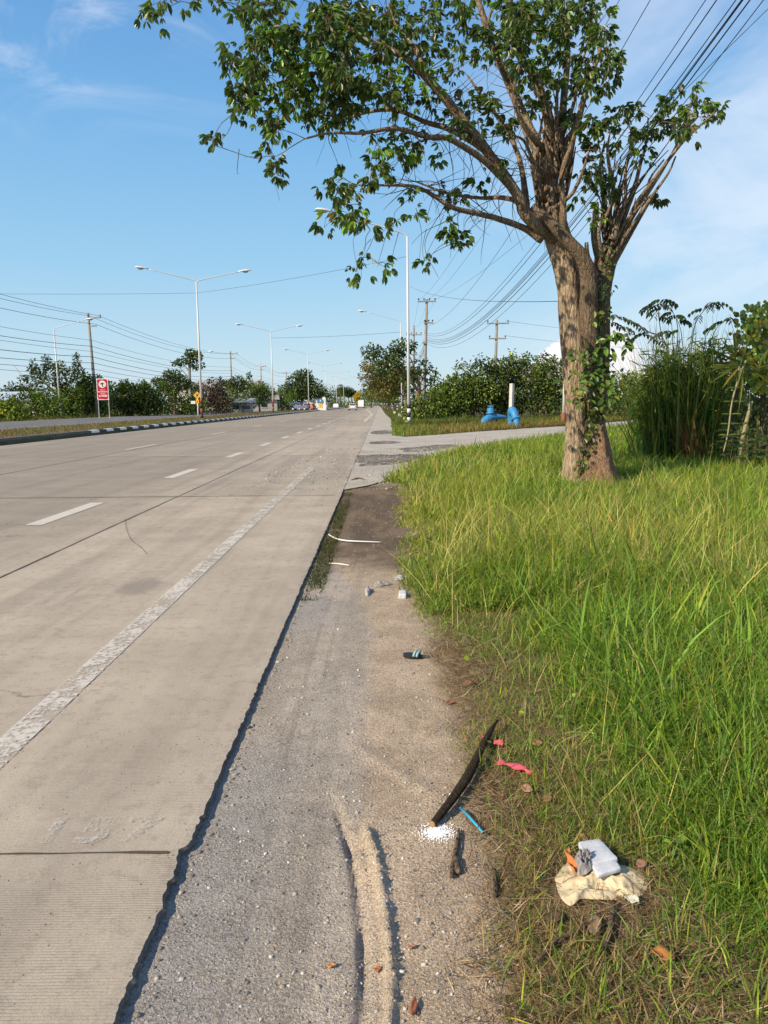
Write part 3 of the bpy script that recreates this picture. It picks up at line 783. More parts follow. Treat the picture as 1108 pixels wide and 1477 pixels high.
bulge_tube(mb, P, R, 44, 14, 0.09, 3.0, 0)
mb.build('trunk', M['bark'], tree, True, TBn)
# second trunk with its root flare
mb = MB()
P, R = limb([(866, 662), (865, 640), (860, 600), (855, 560), (851, 500), (849, 450), (849, 400), (840, 372), (820, 348), (795, 322), (768, 300)],
            [24, 22, 20, 21, 23, 24, 22, 19, 16, 15, 15], [-.15, -.15, -.15, -.15, -.2, -.25, -.35, -.42, -.45, -.42, -.3])
bulge_tube(mb, P, R, 18, 7, 0.08, 4, 3)
P, R = limb([(864, 640), (865, 596), (866, 520), (866, 450), (869, 405), (876, 370), (884, 345)], [10, 18, 25, 27, 29, 30, 14], [-.05, .05, .1, .1, .1, .1, .1])
bulge_tube(mb, P, R, 18, 7, 0.12, 4, 6)
mb.build('second_trunk', M['bark_dark'], tree, True, TBn)
mb = MB()
P, R = limb([(862, 712), (862, 694), (862, 680), (863, 655), (863, 630), (862, 606)], [84, 60, 47, 35, 26, 18], [-.25, -.25, -.24, -.2, -.18, -.15])
bulge_tube(mb, P, R, 32, 12, 0.22, 6, 9)
for dxp, dd in ((-22, -.3), (20, -.4), (34, .0), (6, -.6)):
    P, R = limb([(862, 650), (862+dxp*.6, 682), (862+dxp*1.3, 700), (862+dxp*2, 712)], [14, 12, 9, 4], [-.2, -.2+dd*.4, -.2+dd, -.2+dd*1.6])
    bulge_tube(mb, P, R, 10, 4, 0.12, 6, 12)
mb.build('root_flare', M['root'], tree, True, TBn)
# limbs
mb = MB()
LIMBS = [
 ([(786, 225), (768, 198), (756, 176), (733, 119), (710, 60), (690, 9), (676, -45), (668, -90)], [22, 18, 15.5, 12, 10, 8, 6, 4], [0, .1, .2, .4, .6, .7, .8, .9]),
 ([(790, 225), (790, 180), (783, 137), (768, 105), (751, 80), (740, 40), (735, -10)], [18, 15, 12, 10, 8, 6, 4], [0, -.2, -.3, -.4, -.5, -.6, -.7]),
 ([(798, 260), (808, 200), (814, 137), (819, 70), (815, 0), (818, -60)], [14, 12, 10, 8, 6, 4], [0, .2, .3, .5, .7, .8]),
 ([(799, 245), (815, 208), (830, 180), (847, 124), (861, 82), (868, 40)], [14, 11, 9, 7, 5, 3], [0, -.2, -.4, -.6, -.7, -.8]),
 ([(800, 345), (775, 326), (758, 302), (750, 284), (724, 247), (687, 197), (648, 145), (616, 113), (584, 83), (540, 60), (500, 38), (462, 12)], [19, 17, 16, 14.5, 13.5, 13, 11.5, 10, 8.5, 7, 5, 3], [-.1, -.3, -.4, -.5, -.6, -.8, -1.0, -1.1, -1.2, -1.3, -1.35, -1.4]),
 ([(726, 252), (700, 222), (678, 199), (646, 185), (615, 175), (575, 164), (537, 164), (500, 170), (460, 165)], [10, 9, 8, 7.5, 6.5, 5.5, 4.5, 3.5, 2], [-.6, -.6, -.5, -.4, -.3, -.1, 0, .2, .3]),
 ([(742, 276), (715, 250), (692, 229), (646, 204), (615, 195), (574, 185), (524, 186), (480, 196), (440, 200)], [10, 9.5, 8.5, 7, 6, 5, 4, 3, 2], [-.5, -.7, -.9, -1.2, -1.4, -1.6, -1.8, -1.9, -2.0]),
 ([(782, 345), (756, 328), (710, 314), (656, 300), (627, 284), (600, 270), (560, 266), (520, 268)], [14, 9, 7.5, 6, 5, 4, 3, 2], [-.2, -.3, -.6, -1.0, -1.1, -1.3, -1.5, -1.6]),
 ([(752, 290), (720, 285), (692, 284), (646, 280), (600, 262)], [8, 6, 5, 4, 2], [-.4, -.1, .2, .6, .9]),
 ([(758, 310), (757, 270), (745, 220), (725, 180), (700, 150), (675, 110)], [14, 9, 7, 6, 5, 3], [-.4, .3, .6, .8, 1.0, 1.1]),
 ([(786, 215), (772, 205), (750, 170), (745, 130), (752, 90)], [12, 8, 6, 5, 3], [-.2, -.5, -.7, -.8, -.9]),
 ([(802, 330), (798, 280), (806, 230), (800, 180), (804, 120)], [10, 9, 8, 6, 3], [-.3, -.3, -.3, -.3, -.3]),
 ([(812, 340), (814, 300), (812, 250), (822, 210), (835, 170)], [10, 9, 7, 6, 3], [-.4, -.5, -.5, -.6, -.7]),
 # sprouts of the right-hand stem
 ([(868, 390), (860, 345), (859, 307), (860, 292)], [10, 9, 8, 7], [0, 0, -.1, -.1]),
 ([(872, 385), (876, 330), (871, 278), (868, 238), (872, 205)], [10, 8, 6, 4, 2], [0, .2, .3, .3, .3]),
 ([(880, 370), (892, 322), (885, 275), (876, 225), (880, 190)], [10, 8, 6, 4, 2], [0, -.1, -.2, -.3, -.3]),
 ([(884, 360), (902, 310), (915, 275), (922, 238), (931, 200), (935, 170)], [10, 8, 6, 5, 3, 2], [0, .1, .2, .3, .4, .4]),
 ([(880, 380), (895, 340), (916, 298), (948, 257), (980, 211), (1010, 180), (1031, 163)], [10, 8, 6.5, 5, 4, 3, 2], [0, -.2, -.3, -.5, -.7, -.8, -.9]),
 ([(876, 395), (893, 348), (912, 312), (939, 270), (967, 222), (985, 190)], [10, 8, 6, 5, 4, 2], [.1, .2, .3, .5, .7, .8]),
 ([(872, 405), (905, 345), (921, 321), (939, 289)], [7, 5, 3, 2], [0, .1, .2, .3]),
 ([(876, 385), (905, 335), (925, 300), (935, 262), (958, 230)], [8, 6, 5, 3, 2], [0, .1, -.1, -.3, -.4]),
 ([(862, 400), (850, 372), (846, 350)], [9, 7, 5], [0, -.1, -.2]),
 ([(874, 380), (888, 335), (899, 290), (905, 240), (912, 205), (908, 180)], [7, 6, 5, 4, 3, 2], [-.1, -.2, -.3, -.2, -.1, 0]),
 ([(880, 375), (910, 325), (940, 280), (962, 248), (975, 225)], [6, 5, 4, 3, 2], [-.1, -.3, -.5, -.6, -.7]),
 ([(870, 375), (866, 335), (878, 300), (882, 262), (890, 235)], [6, 5, 4, 3, 2], [-.1, -.3, -.4, -.4, -.4]),
 ([(884, 355), (906, 318), (930, 290), (950, 272)], [6, 4, 3, 2], [-.2, -.3, -.4, -.5]),
 ([(800, 300), (826, 280), (840, 250), (850, 215)], [7, 5, 4, 2], [-.3, -.6, -.7, -.8]),
 ([(790, 250), (772, 232), (758, 205), (740, 195)], [7, 5, 4, 2], [-.4, -.6, -.8, -1.0]),
 ([(810, 200), (826, 150), (832, 100), (850, 60)], [7, 5, 4, 2], [.1, .0, -.1, -.2]),
 ([(733, 119), (715, 85), (705, 45), (712, 5)], [8, 6, 4, 3], [.4, .1, -.1, -.2]),
 ([(616, 113), (600, 70), (575, 40), (560, 5)], [6, 5, 4, 2], [-1.1, -1.0, -.8, -.7]),
 ([(574, 164), (530, 130), (490, 110), (440, 105), (400, 120)], [5, 4, 3.5, 3, 2], [-.1, -.5, -.8, -1.0, -1.1]),
 ([(868, 400), (882, 350), (880, 310), (893, 270), (900, 240)], [7, 6, 5, 3, 2], [.2, .4, .5, .6, .6]),
]
for pts, w, dys in LIMBS:
    P, R = limb(pts, w, dys)
    # small kinks
    P[1:-1] += rng.normal(0, 0.02, (len(P)-2, 3))
    V, F = tube(P, R, 10, 0.12, 5); mb.add(V, F)
    pr = catmull(P, 5); rr_ = catmull(np.column_stack([P, R]), 5)[:, 3]
    skel += [(p, r) for p, r in zip(pr, rr_) if r < 0.11]
# bare stub ends where wood was cut
for (a, b), (c, d) in (((812, 225), (822, 205)), ((775, 250), (766, 238)), ((860, 320), (858, 296)), ((884, 345), (893, 322))):
    P, R = limb([(a, b), ((a+c)/2, (b+d)/2), (c, d)], [11, 8, 4], [-.25, -.3, -.35]); mb.add(*tube(P, R, 10, 0.15, 3))
mb.build('branches', M['bark_limb'], tree, True, TBn)
# crown: clusters traced as (px, py, rx, ry, density)
CL = [(213, 18, 14, 18, 1.3), (238, 4, 10, 5, .8), (300, 0, 50, 10, .8), (372, 18, 50, 28, 1.1), (350, 74, 26, 14, .9), (338, 98, 14, 14, .9),
 (420, 80, 62, 52, 1.15), (382, 128, 48, 34, 1.15), (465, 55, 60, 50, 1.1), (452, 128, 56, 46, 1.15), (345, 150, 22, 14, .9), (304, 208, 9, 9, 1.6),
 (365, 168, 24, 14, .9), (392, 196, 26, 26, .9), (405, 240, 22, 20, .9), (520, 38, 62, 44, 1.0), (522, 108, 52, 42, 1.0), (480, 178, 44, 22, .85), (500, 150, 40, 30, .9),
 (600, 36, 56, 44, .9), (645, 20, 36, 30, .8), (612, 122, 36, 26, .7), (566, 218, 42, 30, .8), (482, 266, 26, 15, .9), (498, 296, 22, 22, .9),
 (505, 330, 22, 12, .9), (472, 322, 10, 10, .9), (550, 328, 24, 12, .8), (517, 370, 8, 10, .9), (517, 400, 8, 9, 1.2), (566, 384, 9, 6, 1.2),
 (575, 148, 50, 26, .7), (615, 220, 30, 22, .7), (655, 345, 22, 14, .9), (672, 352, 18, 12, .8), (648, 272, 20, 22, .6), (690, 262, 20, 14, .5), (720, 245, 14, 10, .4),
 (545, 270, 26, 18, .5), (590, 300, 24, 14, .3), (612, 378, 4, 4, 1),
 (700, 36, 56, 44, .95), (765, 44, 58, 54, 1.1), (805, 24, 55, 36, 1.1), (842, 56, 36, 42, 1.0), (852, 14, 26, 16, .9), (862, 100, 36, 30, 1.0),
 (888, 88, 16, 14, 1.0), (842, 172, 26, 24, .7), (798, 148, 36, 34, .8), (770, 108, 30, 36, .8), (700, 138, 36, 26, .7), (688, 182, 26, 16, .6), (728, 160, 20, 18, .4), (735, 200, 20, 24, .4),
 (825, 110, 28, 30, .9), (868, 132, 18, 14, .7), (650, 90, 34, 24, .6), (655, 160, 30, 24, .5), (745, 80, 30, 30, .8),
 (888, 168, 34, 20, .95), (928, 180, 34, 24, .95), (958, 158, 22, 20, .9), (1000, 150, 20, 20, 1.0), (1022, 160, 20, 18, .95), (988, 190, 32, 12, .9), (905, 226, 34, 22, .8),
 (868, 240, 32, 24, .8), (850, 312, 18, 12, .8), (878, 272, 22, 16, .6), (948, 282, 6, 5, 1.0), (845, 275, 14, 20, .5), (1036, 158, 8, 8, .9), (855, 215, 22, 14, .7), (985, 132, 10, 8, .9)]
SK = np.array([p for p, _ in skel]); SR = [r for _, r in skel]
tips = []; extra_tips = []
for cx, cy, rx, ry, den in CL:
    n = max(2, int(round(np.pi*rx*ry/228*den)))
    base_d = 0
    a = rng.random(n)*2*np.pi; r = np.sqrt(rng.random(n))
    for aa, r_ in zip(a, r):
        px, py = cx+rx*r_*math.cos(aa), cy+ry*r_*math.sin(aa)
        ref = tp(px, py, 0)
        dd = np.hypot(SK[:, 0]-ref[0], SK[:, 2]-ref[2]); kk = int(np.argmin(dd))
        dep = SK[kk, 1]-YT+rng.normal(0, 0.55)+rng.uniform(-.35, .35)*min(2.5, dd[kk])
        tips.append(tp(px, py, dep))
        if rng.random() < .28: extra_tips.append(tp(px, py, dep+rng.normal(0, .9)))
# a second layer behind, so that the crown has depth from any side
tips = np.array(tips+extra_tips)
nodes = [p for p in SK]; nrad = list(SR)
d0 = np.array([np.min(np.linalg.norm(SK-t_, axis=1)) for t_ in tips])
mb = MB(); NA = np.empty((len(SK)+len(tips)*4, 3)); NA[:len(SK)] = SK; nn_ = len(SK)
tipdir = np.zeros((len(tips), 3))
for idx in np.argsort(d0):
    t_ = tips[idx]; dd = np.linalg.norm(NA[:nn_]-t_, axis=1); k = int(np.argmin(dd)); s_ = NA[k]
    L_ = dd[k]
    mid = [s_+(t_-s_)*f+rng.normal(0, 0.05, 3)*L_+np.array([0, 0, 0.10*L_*math.sin(f*3.14)]) for f in (0.33, 0.66)]
    pts = [s_, *mid, t_]
    if L_ > 0.04:
        r0 = 0.0045+0.004*min(L_, 2.5)
        mb.add(*tube(pts, [r0, r0*.8, r0*.6, 0.003], 4, 0, 2))
    tipdir[idx] = unit(t_-mid[1])
    for p in mid+[t_]:
        NA[nn_] = p; nn_ += 1
# hanging bare twigs
for _ in range(130):
    k = rng.integers(0, len(SK)); s_ = SK[k]
    if SR[k] > 0.06 or s_[0] > TB[0]+.1: continue
    d_ = unit(np.array([rng.normal(0, 1), rng.normal(0, .8), rng.normal(-0.1, .7)])); L_ = rng.uniform(.3, 1.1)
    p = [s_]; 
    for q in range(4):
        d_ = unit(d_+rng.normal(0, .25, 3)+[0, 0, -0.12]); p.append(p[-1]+d_*L_/4)
    mb.add(*tube(p, np.linspace(0.007, 0.002, 5), 4, 0, 2))
    if rng.random() < .5:
        q = p[2]; mb.add(*tube([q, q+rng.normal(0, .15, 3), q+rng.normal(0, .25, 3)+[0, 0, -.1]], [.004, .003, .002], 4, 0, 2))
# fine bare twigs inside the lower crown and upright sprouts on the right-hand stem
for _ in range(150):
    x0, y0 = rng.uniform(560, 765), rng.uniform(120, 330)
    k = int(np.argmin(np.hypot(SK[:, 0]-tp(x0, y0)[0], SK[:, 2]-tp(x0, y0)[2]))); s_ = SK[k]
    a = rng.uniform(0, 6.28); L_ = rng.uniform(.35, 1.0); d_ = np.array([math.cos(a), rng.normal(0, .5), math.sin(a)*.8]); p = [s_]
    for q in range(4): d_ = unit(d_+rng.normal(0, .22, 3)); p.append(p[-1]+d_*L_/4)
    mb.add(*tube(p, np.linspace(0.008, 0.002, 5), 4, 0, 2))
for _ in range(24):
    x0, y0 = rng.uniform(868, 890), rng.uniform(330, 378); a, h_ = rng.normal(.18, .28), rng.uniform(60, 150)
    P, R = limb([(x0, y0), (x0+math.sin(a)*h_*.5+rng.normal(0, 7), y0-h_*.5), (x0+math.sin(a*1.4)*h_, y0-h_)], [3.4, 2.4, 1.2], [rng.normal(0, .15), rng.normal(0, .3), rng.normal(0, .5)])
    mb.add(*tube(P, R, 5, 0.1, 4))
for _ in range(16):
    x0, y0 = rng.uniform(772, 822), rng.uniform(225, 330); a, h_ = rng.normal(.05, .3), rng.uniform(50, 130)
    P, R = limb([(x0, y0), (x0+math.sin(a)*h_*.5+rng.normal(0, 3), y0-h_*.5), (x0+math.sin(a*1.25)*h_, y0-h_)], [6, 4, 1.6], [-.3, -.4+rng.normal(0, .2), -.4+rng.normal(0, .4)])
    mb.add(*tube(P, R, 6, 0.1, 4))
for x0, y0, x1, y1 in ((640, 300, 632, 400), (615, 330, 612, 378), (560, 330, 545, 385), (575, 335, 568, 380), (345, 215, 345, 250), (310, 210, 390, 200), (520, 335, 517, 395), (600, 300, 605, 372), (660, 300, 650, 340), (700, 312, 660, 345), (535, 345, 520, 370), (640, 310, 614, 370)):
    a, b_ = tp(x0, y0, -1.0), tp(x1, y1, -1.0); m_ = (a+b_)/2+rng.normal(0, .12, 3)
    mb.add(*tube([a, m_, b_], [.006, .004, .003], 4, 0, 6))
mb.build('twigs', M['bark_dark'], tree, True, TBn)
def palmate(tips, tdir, nleaf=(3, 6), L0=0.128, w0=0.052, petiole=0.13):
    c, d, nn, LL, col = [], [], [], [], []
    for t_, td in zip(tips, tdir):
        tone = math.exp(rng.normal(0, .25)); fresh = rng.random() < 0.16
        for _ in range(rng.integers(*nleaf)):
            pd = unit(td*0.5+rdir(1)[0]+np.array([0, 0, 0.15])); hub = t_+pd*petiole*rng.uniform(.4, 1.3)-td*rng.uniform(0, .12)
            ax = unit(pd*0.8+np.array([0, 0, -0.9])); u = unit(np.cross(ax, rdir(1)[0])); v = np.cross(ax, u)
            k = rng.integers(4, 7); sc = rng.uniform(.5, 1.25)
            sp = rng.uniform(0.45, 1.0)
            for q in range(k):
                a = q/k*2*np.pi+rng.normal(0, .2)
                dd = unit(ax*1.0+(u*math.cos(a)+v*math.sin(a))*sp+rng.normal(0, .1, 3))
                c.append(hub); d.append(dd); nn.append(unit((u*math.cos(a)+v*math.sin(a))-ax*sp+rng.normal(0, .15, 3)))
                LL.append(sc*L0*rng.uniform(.75, 1.15))
                base = np.array((0.16, 0.27, 0.035)) if fresh else np.array((0.074, 0.120, 0.024))
                if rng.random() < .05: base = np.array((0.13, 0.10, 0.03))
                col.append(np.clip(base*tone*math.exp(rng.normal(0, .18)), .008, .5))
    c, d, nn, LL, col = map(np.array, (c, d, nn, LL, col))
    V, F = leaves(c, d, nn, LL, LL*w0/L0, 0.22, 0.18)
    return V, F, np.repeat(col, 6, 0)
V, F, c = palmate(tips, tipdir)
print('crown leaves', len(F)//2, 'tips', len(tips))
mesh_np('crown', V-TBn, F, M['leaf'], tree, c)
# climbing vine on the second trunk
c, d, nn = [], [], []
for _ in range(380):
    py = rng.choice([rng.uniform(355, 470), rng.uniform(455, 600), rng.uniform(500, 590), rng.uniform(590, 690)], p=[.2, .25, .35, .2])
    xc = np.interp(py, [355, 420, 470, 530, 590, 640, 690], [880, 870, 862, 862, 862, 846, 838]); wd = np.interp(py, [355, 450, 520, 570, 600, 650, 690], [10, 9, 22, 24, 12, 12, 14])
    px = xc+rng.normal(0, wd*.6)
    c.append(tp(px, py, -0.28-abs(rng.normal(0, .08)))); d.append(unit(np.array([rng.normal(0, .7), -0.5, rng.normal(-.5, .5)]))); nn.append(unit(np.array([rng.normal(0, .5), -1, .5+rng.normal(0, .4)])))
c, d, nn = map(np.array, (c, d, nn)); n = len(c)
Lf = rng.uniform(.05, .13, n)
V, F = leaves(c, d, nn, Lf, Lf*.6, .15, .2)
mesh_np('vine', V-TBn, F, M['leaf'], tree, np.repeat(leafcol(n, (.055, .095, .018), .45, .3), 6, 0))
mb = MB()
for (a, b_), s in (((842, 640), 1), ((850, 560), -1), ((862, 480), 1), ((836, 600), 1)):
    P = [tp(a, 690, -.3)]+[tp(a+s*8*math.sin(k*1.3), 690-(690-b_)*(k+1)/6-k*8, -.3) for k in range(6)]
    mb.add(*tube(P, [.012]*6+[.006], 5, .1, 3))
# a leafy shoot reaching out to the right of the trunk
SH = [(866, 500), (880, 486), (893, 480), (902, 492), (905, 500)]
mb.add(*tube([tp(a, b_, -.4) for a, b_ in SH], [.007, .006, .005, .004, .003], 5, 0, 4))
mb.build('vine_stem', M['bark_dark'], tree, True, TBn)
c, d, nn = [], [], []
for k in range(46):
    f = rng.random(); p = catmull(np.array([tp(a, b_, -.4) for a, b_ in SH]), 8); q = p[int(f*(len(p)-1))]
    c.append(q+rng.normal(0, .02, 3)); d.append(unit(np.array([rng.normal(.2, .8), rng.normal(-.3, .5), rng.normal(-.5, .4)]))); nn.append(unit(np.array([rng.normal(-.3, .3), -.6, .8])))
for k in range(60):
    px, py = rng.choice([826, 833, 870, 875, 842], p=[.2, .2, .2, .2, .2])+rng.normal(0, 10), rng.uniform(500, 585)
    c.append(tp(px, py, -.45)); d.append(unit(np.array([rng.normal(0, .9), -.4, rng.normal(-.4, .5)]))); nn.append(unit(np.array([rng.normal(-.2, .3), -.8, .7])))
c, d, nn = map(np.array, (c, d, nn)); n = len(c); Lf = rng.uniform(.09, .17, n)
V, F = leaves(c, d, nn, Lf, Lf*.55, .12, .25)
mesh_np('vine_shoot', V-TBn, F, M['leaf'], tree, np.repeat(leafcol(n, (.10, .19, .025), .3, .2), 6, 0))
#PART4
# ------------------------------------------------------------------ street lamps
def cobra(b, tip, out, lat):
    """lamp head: a flattened tapering shell at an arm's end; out = unit direction outwards"""
    out = np.asarray(out, float); side = np.cross(out, [0, 0, 1.0]); side /= np.linalg.norm(side); upv = np.cross(side, out)
    n = 10; rings = [(-0.10, .05, .05, 0), (0.05, .09, .07, 0.01), (0.25, .17, .10, 0.015), (0.50, .19, .11, 0.0), (0.70, .15, .08, -0.01), (0.80, .05, .03, -0.02)]
    V = []; a = np.linspace(0, 2*np.pi, n, endpoint=False)
    for s_, w_, h_, z_ in rings:
        for t in a: V.append(tip+out*s_*1.25+side*math.cos(t)*w_*1.1+upv*((math.sin(t) if math.sin(t) > 0 else 0.35*math.sin(t))*h_*1.2+z_))
    F = [[i*n+j, (i+1)*n+j, (i+1)*n+(j+1) % n, i*n+(j+1) % n] for i in range(len(rings)-1) for j in range(n)]
    b.add(V, [np.array(F), np.array([list(range(n)), list(range((len(rings)-1)*n, len(rings)*n))[::-1]])])
def lens(b, tip, out):
    out = np.asarray(out, float); b.ball(tip+out*0.52+np.array([0, 0, -0.055]), (0.26, 0.15, 0.10) if abs(out[0]) > abs(out[1]) else (0.15, 0.26, 0.10), 10, 7)
def street_lamp(label, base, hpole, arms, bands, group=None, lean=(0, 0), sc=1.0):
    t = thing('street_lamp', label, 'street lamp', base, 0, group)
    b = MB(); b.tube([(0, 0, -0.2), (lean[0]*.5, lean[1]*.5, hpole*.5), (lean[0], lean[1], hpole)], [0.105*sc, 0.085*sc, 0.06*sc], 10); b.build('pole', M['steel'], t, True)
    z = 0.0
    for mat, h_ in bands:
        b = MB(); b.tube([(0, 0, z), (0, 0, z+h_)], 0.118*sc, 12); b.build('painted_band', M[mat], t, True); z += h_
    b = MB(); b.box((0, 0, 0.02), (0.4*sc, 0.4*sc, 0.06)); b.build('base_plate', M['concrete'], t)
    top = np.array([lean[0], lean[1], hpole])
    for dx_, dy_, rise in arms:
        L_ = math.hypot(dx_, dy_); u = np.array([dx_/L_, dy_/L_, 0])
        tipp = top+np.array([dx_, dy_, rise])
        b = MB(); b.tube([top-[0, 0, 0.25], top+u*0.10+[0, 0, 0.06], top+u*0.5+[0, 0, rise*0.20], top+np.array([dx_*.55, dy_*.55, rise*0.60]), tipp], [0.05*sc, .045*sc, .042*sc, .038*sc, .033*sc], 8, None, 0, 4)
        b.build('arm', M['steel'], t, True)
        out = unit(np.array([dx_, dy_, rise*0.55]))
        b = MB(); cobra(b, tipp, out, None); hd = b.build('lamp_head', M['lamp'], t, True)
        b = MB(); lens(b, tipp, out); b.build('lamp_glass', M['glass'], hd, True)
    return t
BB = [('black', .26), ('white', .28), ('black', .28), ('white', .26), ('black', .26)]
RB = [('black', .45), ('red_band', .45), ('black', .45), ('red_band', .45)]
MED = 'twin-arm street lamps along the median'
med = [(66, -15.45, 'tall twin-arm street lamp on the median, nearest to the camera, with red and black bands'),
       (111, -15.6, 'twin-arm street lamp on the median, second along, left of the two-trunk road tree'),
       (161, -15.1, 'twin-arm street lamp on the median in front of the big round dark tree'),
       (211, -15.0, 'fourth twin-arm street lamp along the median, small with distance'),
       (262, -15.0, 'fifth twin-arm street lamp along the median, tiny and far off'),
       (314, -15.0, 'sixth and last twin-arm street lamp in view on the median')]
for yy, xx, lb in med:
    street_lamp(lb, (xx, yy, 0.22), 11.5, [(-3.95, -0.5, 1.0), (3.6, 0.35, 0.85)], RB, MED)
RS = 'single-arm street lamps on the verge'
for yy, px, lb, al in ((47.6, 590, 'tall single-arm street lamp at the driveway corner with black and white bands', (-4.5, -0.6, 1.3)),
                   (96, 580.2, 'single-arm street lamp second along the verge, its head above the roadside trees', (-4.3, 0, 1.3)),
                   (143, 573.3, 'single-arm street lamp third along the verge, pole half hidden by roadside trees', (-4.3, 0, 1.3)),
                   (195, 566, 'fourth single-arm street lamp along the verge, head over the road', (-4.3, 0, 1.3))):
    p = at(px, 600, yy)
    street_lamp(lb, (p[0], yy, -0.02), 11.4, [al], BB, RS, (-0.06*yy/48, 0))
LS = 'single-arm street lamps on the far side'
for xx, yy, lb in ((-35.2, 84, 'single-arm street lamp across the road beside the concrete power pole and red sign'), (-33.5, 135, 'single-arm street lamp across the road behind the yellow warning sign'), (-32.5, 186, 'distant single-arm street lamp across the road near the roofs')):
    street_lamp(lb, (xx, yy, 0.1), 9.6, [(3.6, -0.2, 0.95)], [('white', 1.2)], LS, (-0.1, 0), 0.9)

# ------------------------------------------------------------------ utility poles and wires
def power_pole(label, base, h, arms, group=None, lean=(0, 0), w=0.30, extra=None):
    t = thing('utility_pole', label, 'utility pole', base, 0, group)
    b = MB(); b.tube([(0, 0, -0.3), (lean[0], lean[1], h)], [w*.58, w*.40], 10); b.build('pole', M['concrete'], t, True)
    for z, wd, dxa, n in arms:
        lx = lean[0]*z/h
        b = MB(); b.box((lx+dxa, -w*.55, z), (wd, 0.12, 0.14)); ca = b.build('crossarm', M['concrete'], t)
        for q in range(n):
            xq = lx+dxa+(-wd/2+0.10+(wd-0.2)*q/max(1, n-1))
            b = MB(); b.tube([(xq, -w*.55, z+.07), (xq, -w*.55, z+.16), (xq, -w*.55, z+.18), (xq, -w*.55, z+.30), (xq, -w*.55, z+.32)], [.02, .02, .075, .085, .03], 8); b.build('insulator', M['dark_glass'], ca)
    if extra:
        for nm, c_, s_ in extra:
            b = MB(); b.box(c_, s_); b.build(nm, M['concrete'], t)
    return t
RP = 'power poles on the right of the road'
P1 = at(611, 600, 80); P2 = at(596.5, 600, 108); P3 = at(713, 560, 84)
power_pole('tall concrete power pole with a wide crossarm just behind the first verge lamp', (P1[0], 80, 0), 12.0, [(11.75, 1.9, 0, 4), (9.6, 1.0, .25, 3)], RP, (0.35, 0), 0.34, [('cable_bracket', (0.15, -.25, 7.6), (.5, .15, .2))])
power_pole('concrete power pole with a cable platform bar, seen left of the tall crossarm pole', (P2[0], 108, 0), 12.2, [(10.9, 2.2, 0, 4), (8.2, 1.0, 0, 2)], RP, (0.1, 0), 0.32)
power_pole('weathered power pole with two crossarms rising behind the bushes', (P3[0], 84, 0), 10.3, [(9.9, 2.4, 0.1, 2), (8.3, 1.9, 0.1, 2)], None, (0.2, 0), 0.34)
power_pole('concrete power pole far along the verge behind the roadside trees', (3.4, 165, 0), 12.0, [(11.7, 1.9, 0, 4)], RP)
LP = 'power poles across the road'
lp = [(-33.4, 90, 12.0, 'concrete power pole with a tilt standing behind the red sign'), (-31.6, 163, 12.6, 'grey power pole beyond the tufted bare-stem tree across the road'), (-33.2, 214, 12.5, 'power pole across the road above the hanging-leaf tree'), (-32.0, 262, 12.5, 'far power pole with a crossarm left of the big round tree')]
for xx, yy, h_, lb in lp:
    power_pole(lb, (xx, yy, 0.1), h_, [(h_-.55, 1.6, .75, 2), (h_-1.5, .9, .5, 1)] if yy < 250 else [(h_-.4, 3.0, 0, 3)], LP, (-0.35, 0) if yy == 90 else (0, 0), 0.34)
def wire(pts, sag, r, label, group, n=14):
    mb = MB(); P = []; r = r*.85
    for a, b_ in zip(pts[:-1], pts[1:]):
        a, b_ = np.asarray(a, float), np.asarray(b_, float); s_ = sag if np.isscalar(sag) else sag[0]
        for t in np.arange(n)/n: P.append(a+(b_-a)*t-np.array([0, 0, 4*s_*t*(1-t)*min(1.5, np.linalg.norm(b_-a)/60)]))
    P.append(np.asarray(pts[-1], float)); P = np.array(P)
    V, F = tube(P, r, 5); mb.add(V, F)
    o = mb.build('overhead_wire', M['wire']); return tag(o, label, 'wire', group)
# left of the road
LW = 'black overhead wires across the road'
lw_lab = 'black overhead wire sagging between the power poles on the far side of the road'
for dxw, zz, sg, r in ((1.3, 11.75, .9, .022), (.2, 11.75, 1.0, .022), (.9, 10.8, 1.0, .025), (0.3, 9.0, .7, .02), (.3, 8.3, .8, .03), (.35, 7.7, .6, .02), (.3, 7.1, .8, .035), (.35, 6.4, .7, .03), (.3, 5.7, .6, .025), (.3, 5.1, .6, .022)):
    off = 0.25
    wire([(-34+dxw, 28, zz+rng.normal(.2, .2)), (-34+off+dxw, 89.7, zz), (-31.6+dxw, 162.7, zz+.4), (-33.2+dxw, 213.7, zz+.3), (-32+dxw, 261.7, zz+.3)], sg, r, lw_lab, LW)
# right of the road: the bundle climbing towards the viewer past the tree
RWL = 'black overhead wire of the bundle passing behind the big tree'
RW = 'power line bundle behind the big tree'
N0 = np.array([8.2, 3.0, 0.0])
for k, (z0, z1, dx0, dx1, sg, r) in enumerate(((12.5, 8.6, -.75, .3, 2.6, .012), (12.35, 8.4, -.60, .3, 2.6, .016), (12.15, 8.2, -.42, .3, 2.8, .014), (12.1, 7.9, -.30, .3, 2.75, .018), (12.05, 7.75, -.22, .3, 2.8, .018), (11.9, 7.5, -.12, .3, 2.9, .012), (12.0, 8.0, -.36, .3, 2.7, .012), (13.4, 9.3, -1.3, .5, 2.0, .012), (13.3, 11.9, -2.4, -.5, 1.6, .01), (13.5, 11.9, -1.5, .4, 1.6, .01), (12.0, 11.9, 2.6, 1.1, 1.2, .01))):
    wire([(N0[0]+dx0, N0[1], z0), (P1[0]+dx1, 79.8, z1), (P2[0]+dx1*.5, 107.8, z1+.1)], sg, r, RWL, RW, 24)
for k, dz_ in enumerate((10.15, 8.6)):
    wire([(P3[0]+1.1, 83.8, dz_), (P3[0]+34, 100, dz_-.8)], .8, .015, 'thin black wire running right from the weathered pole behind the bushes', 'wires of the weathered pole')
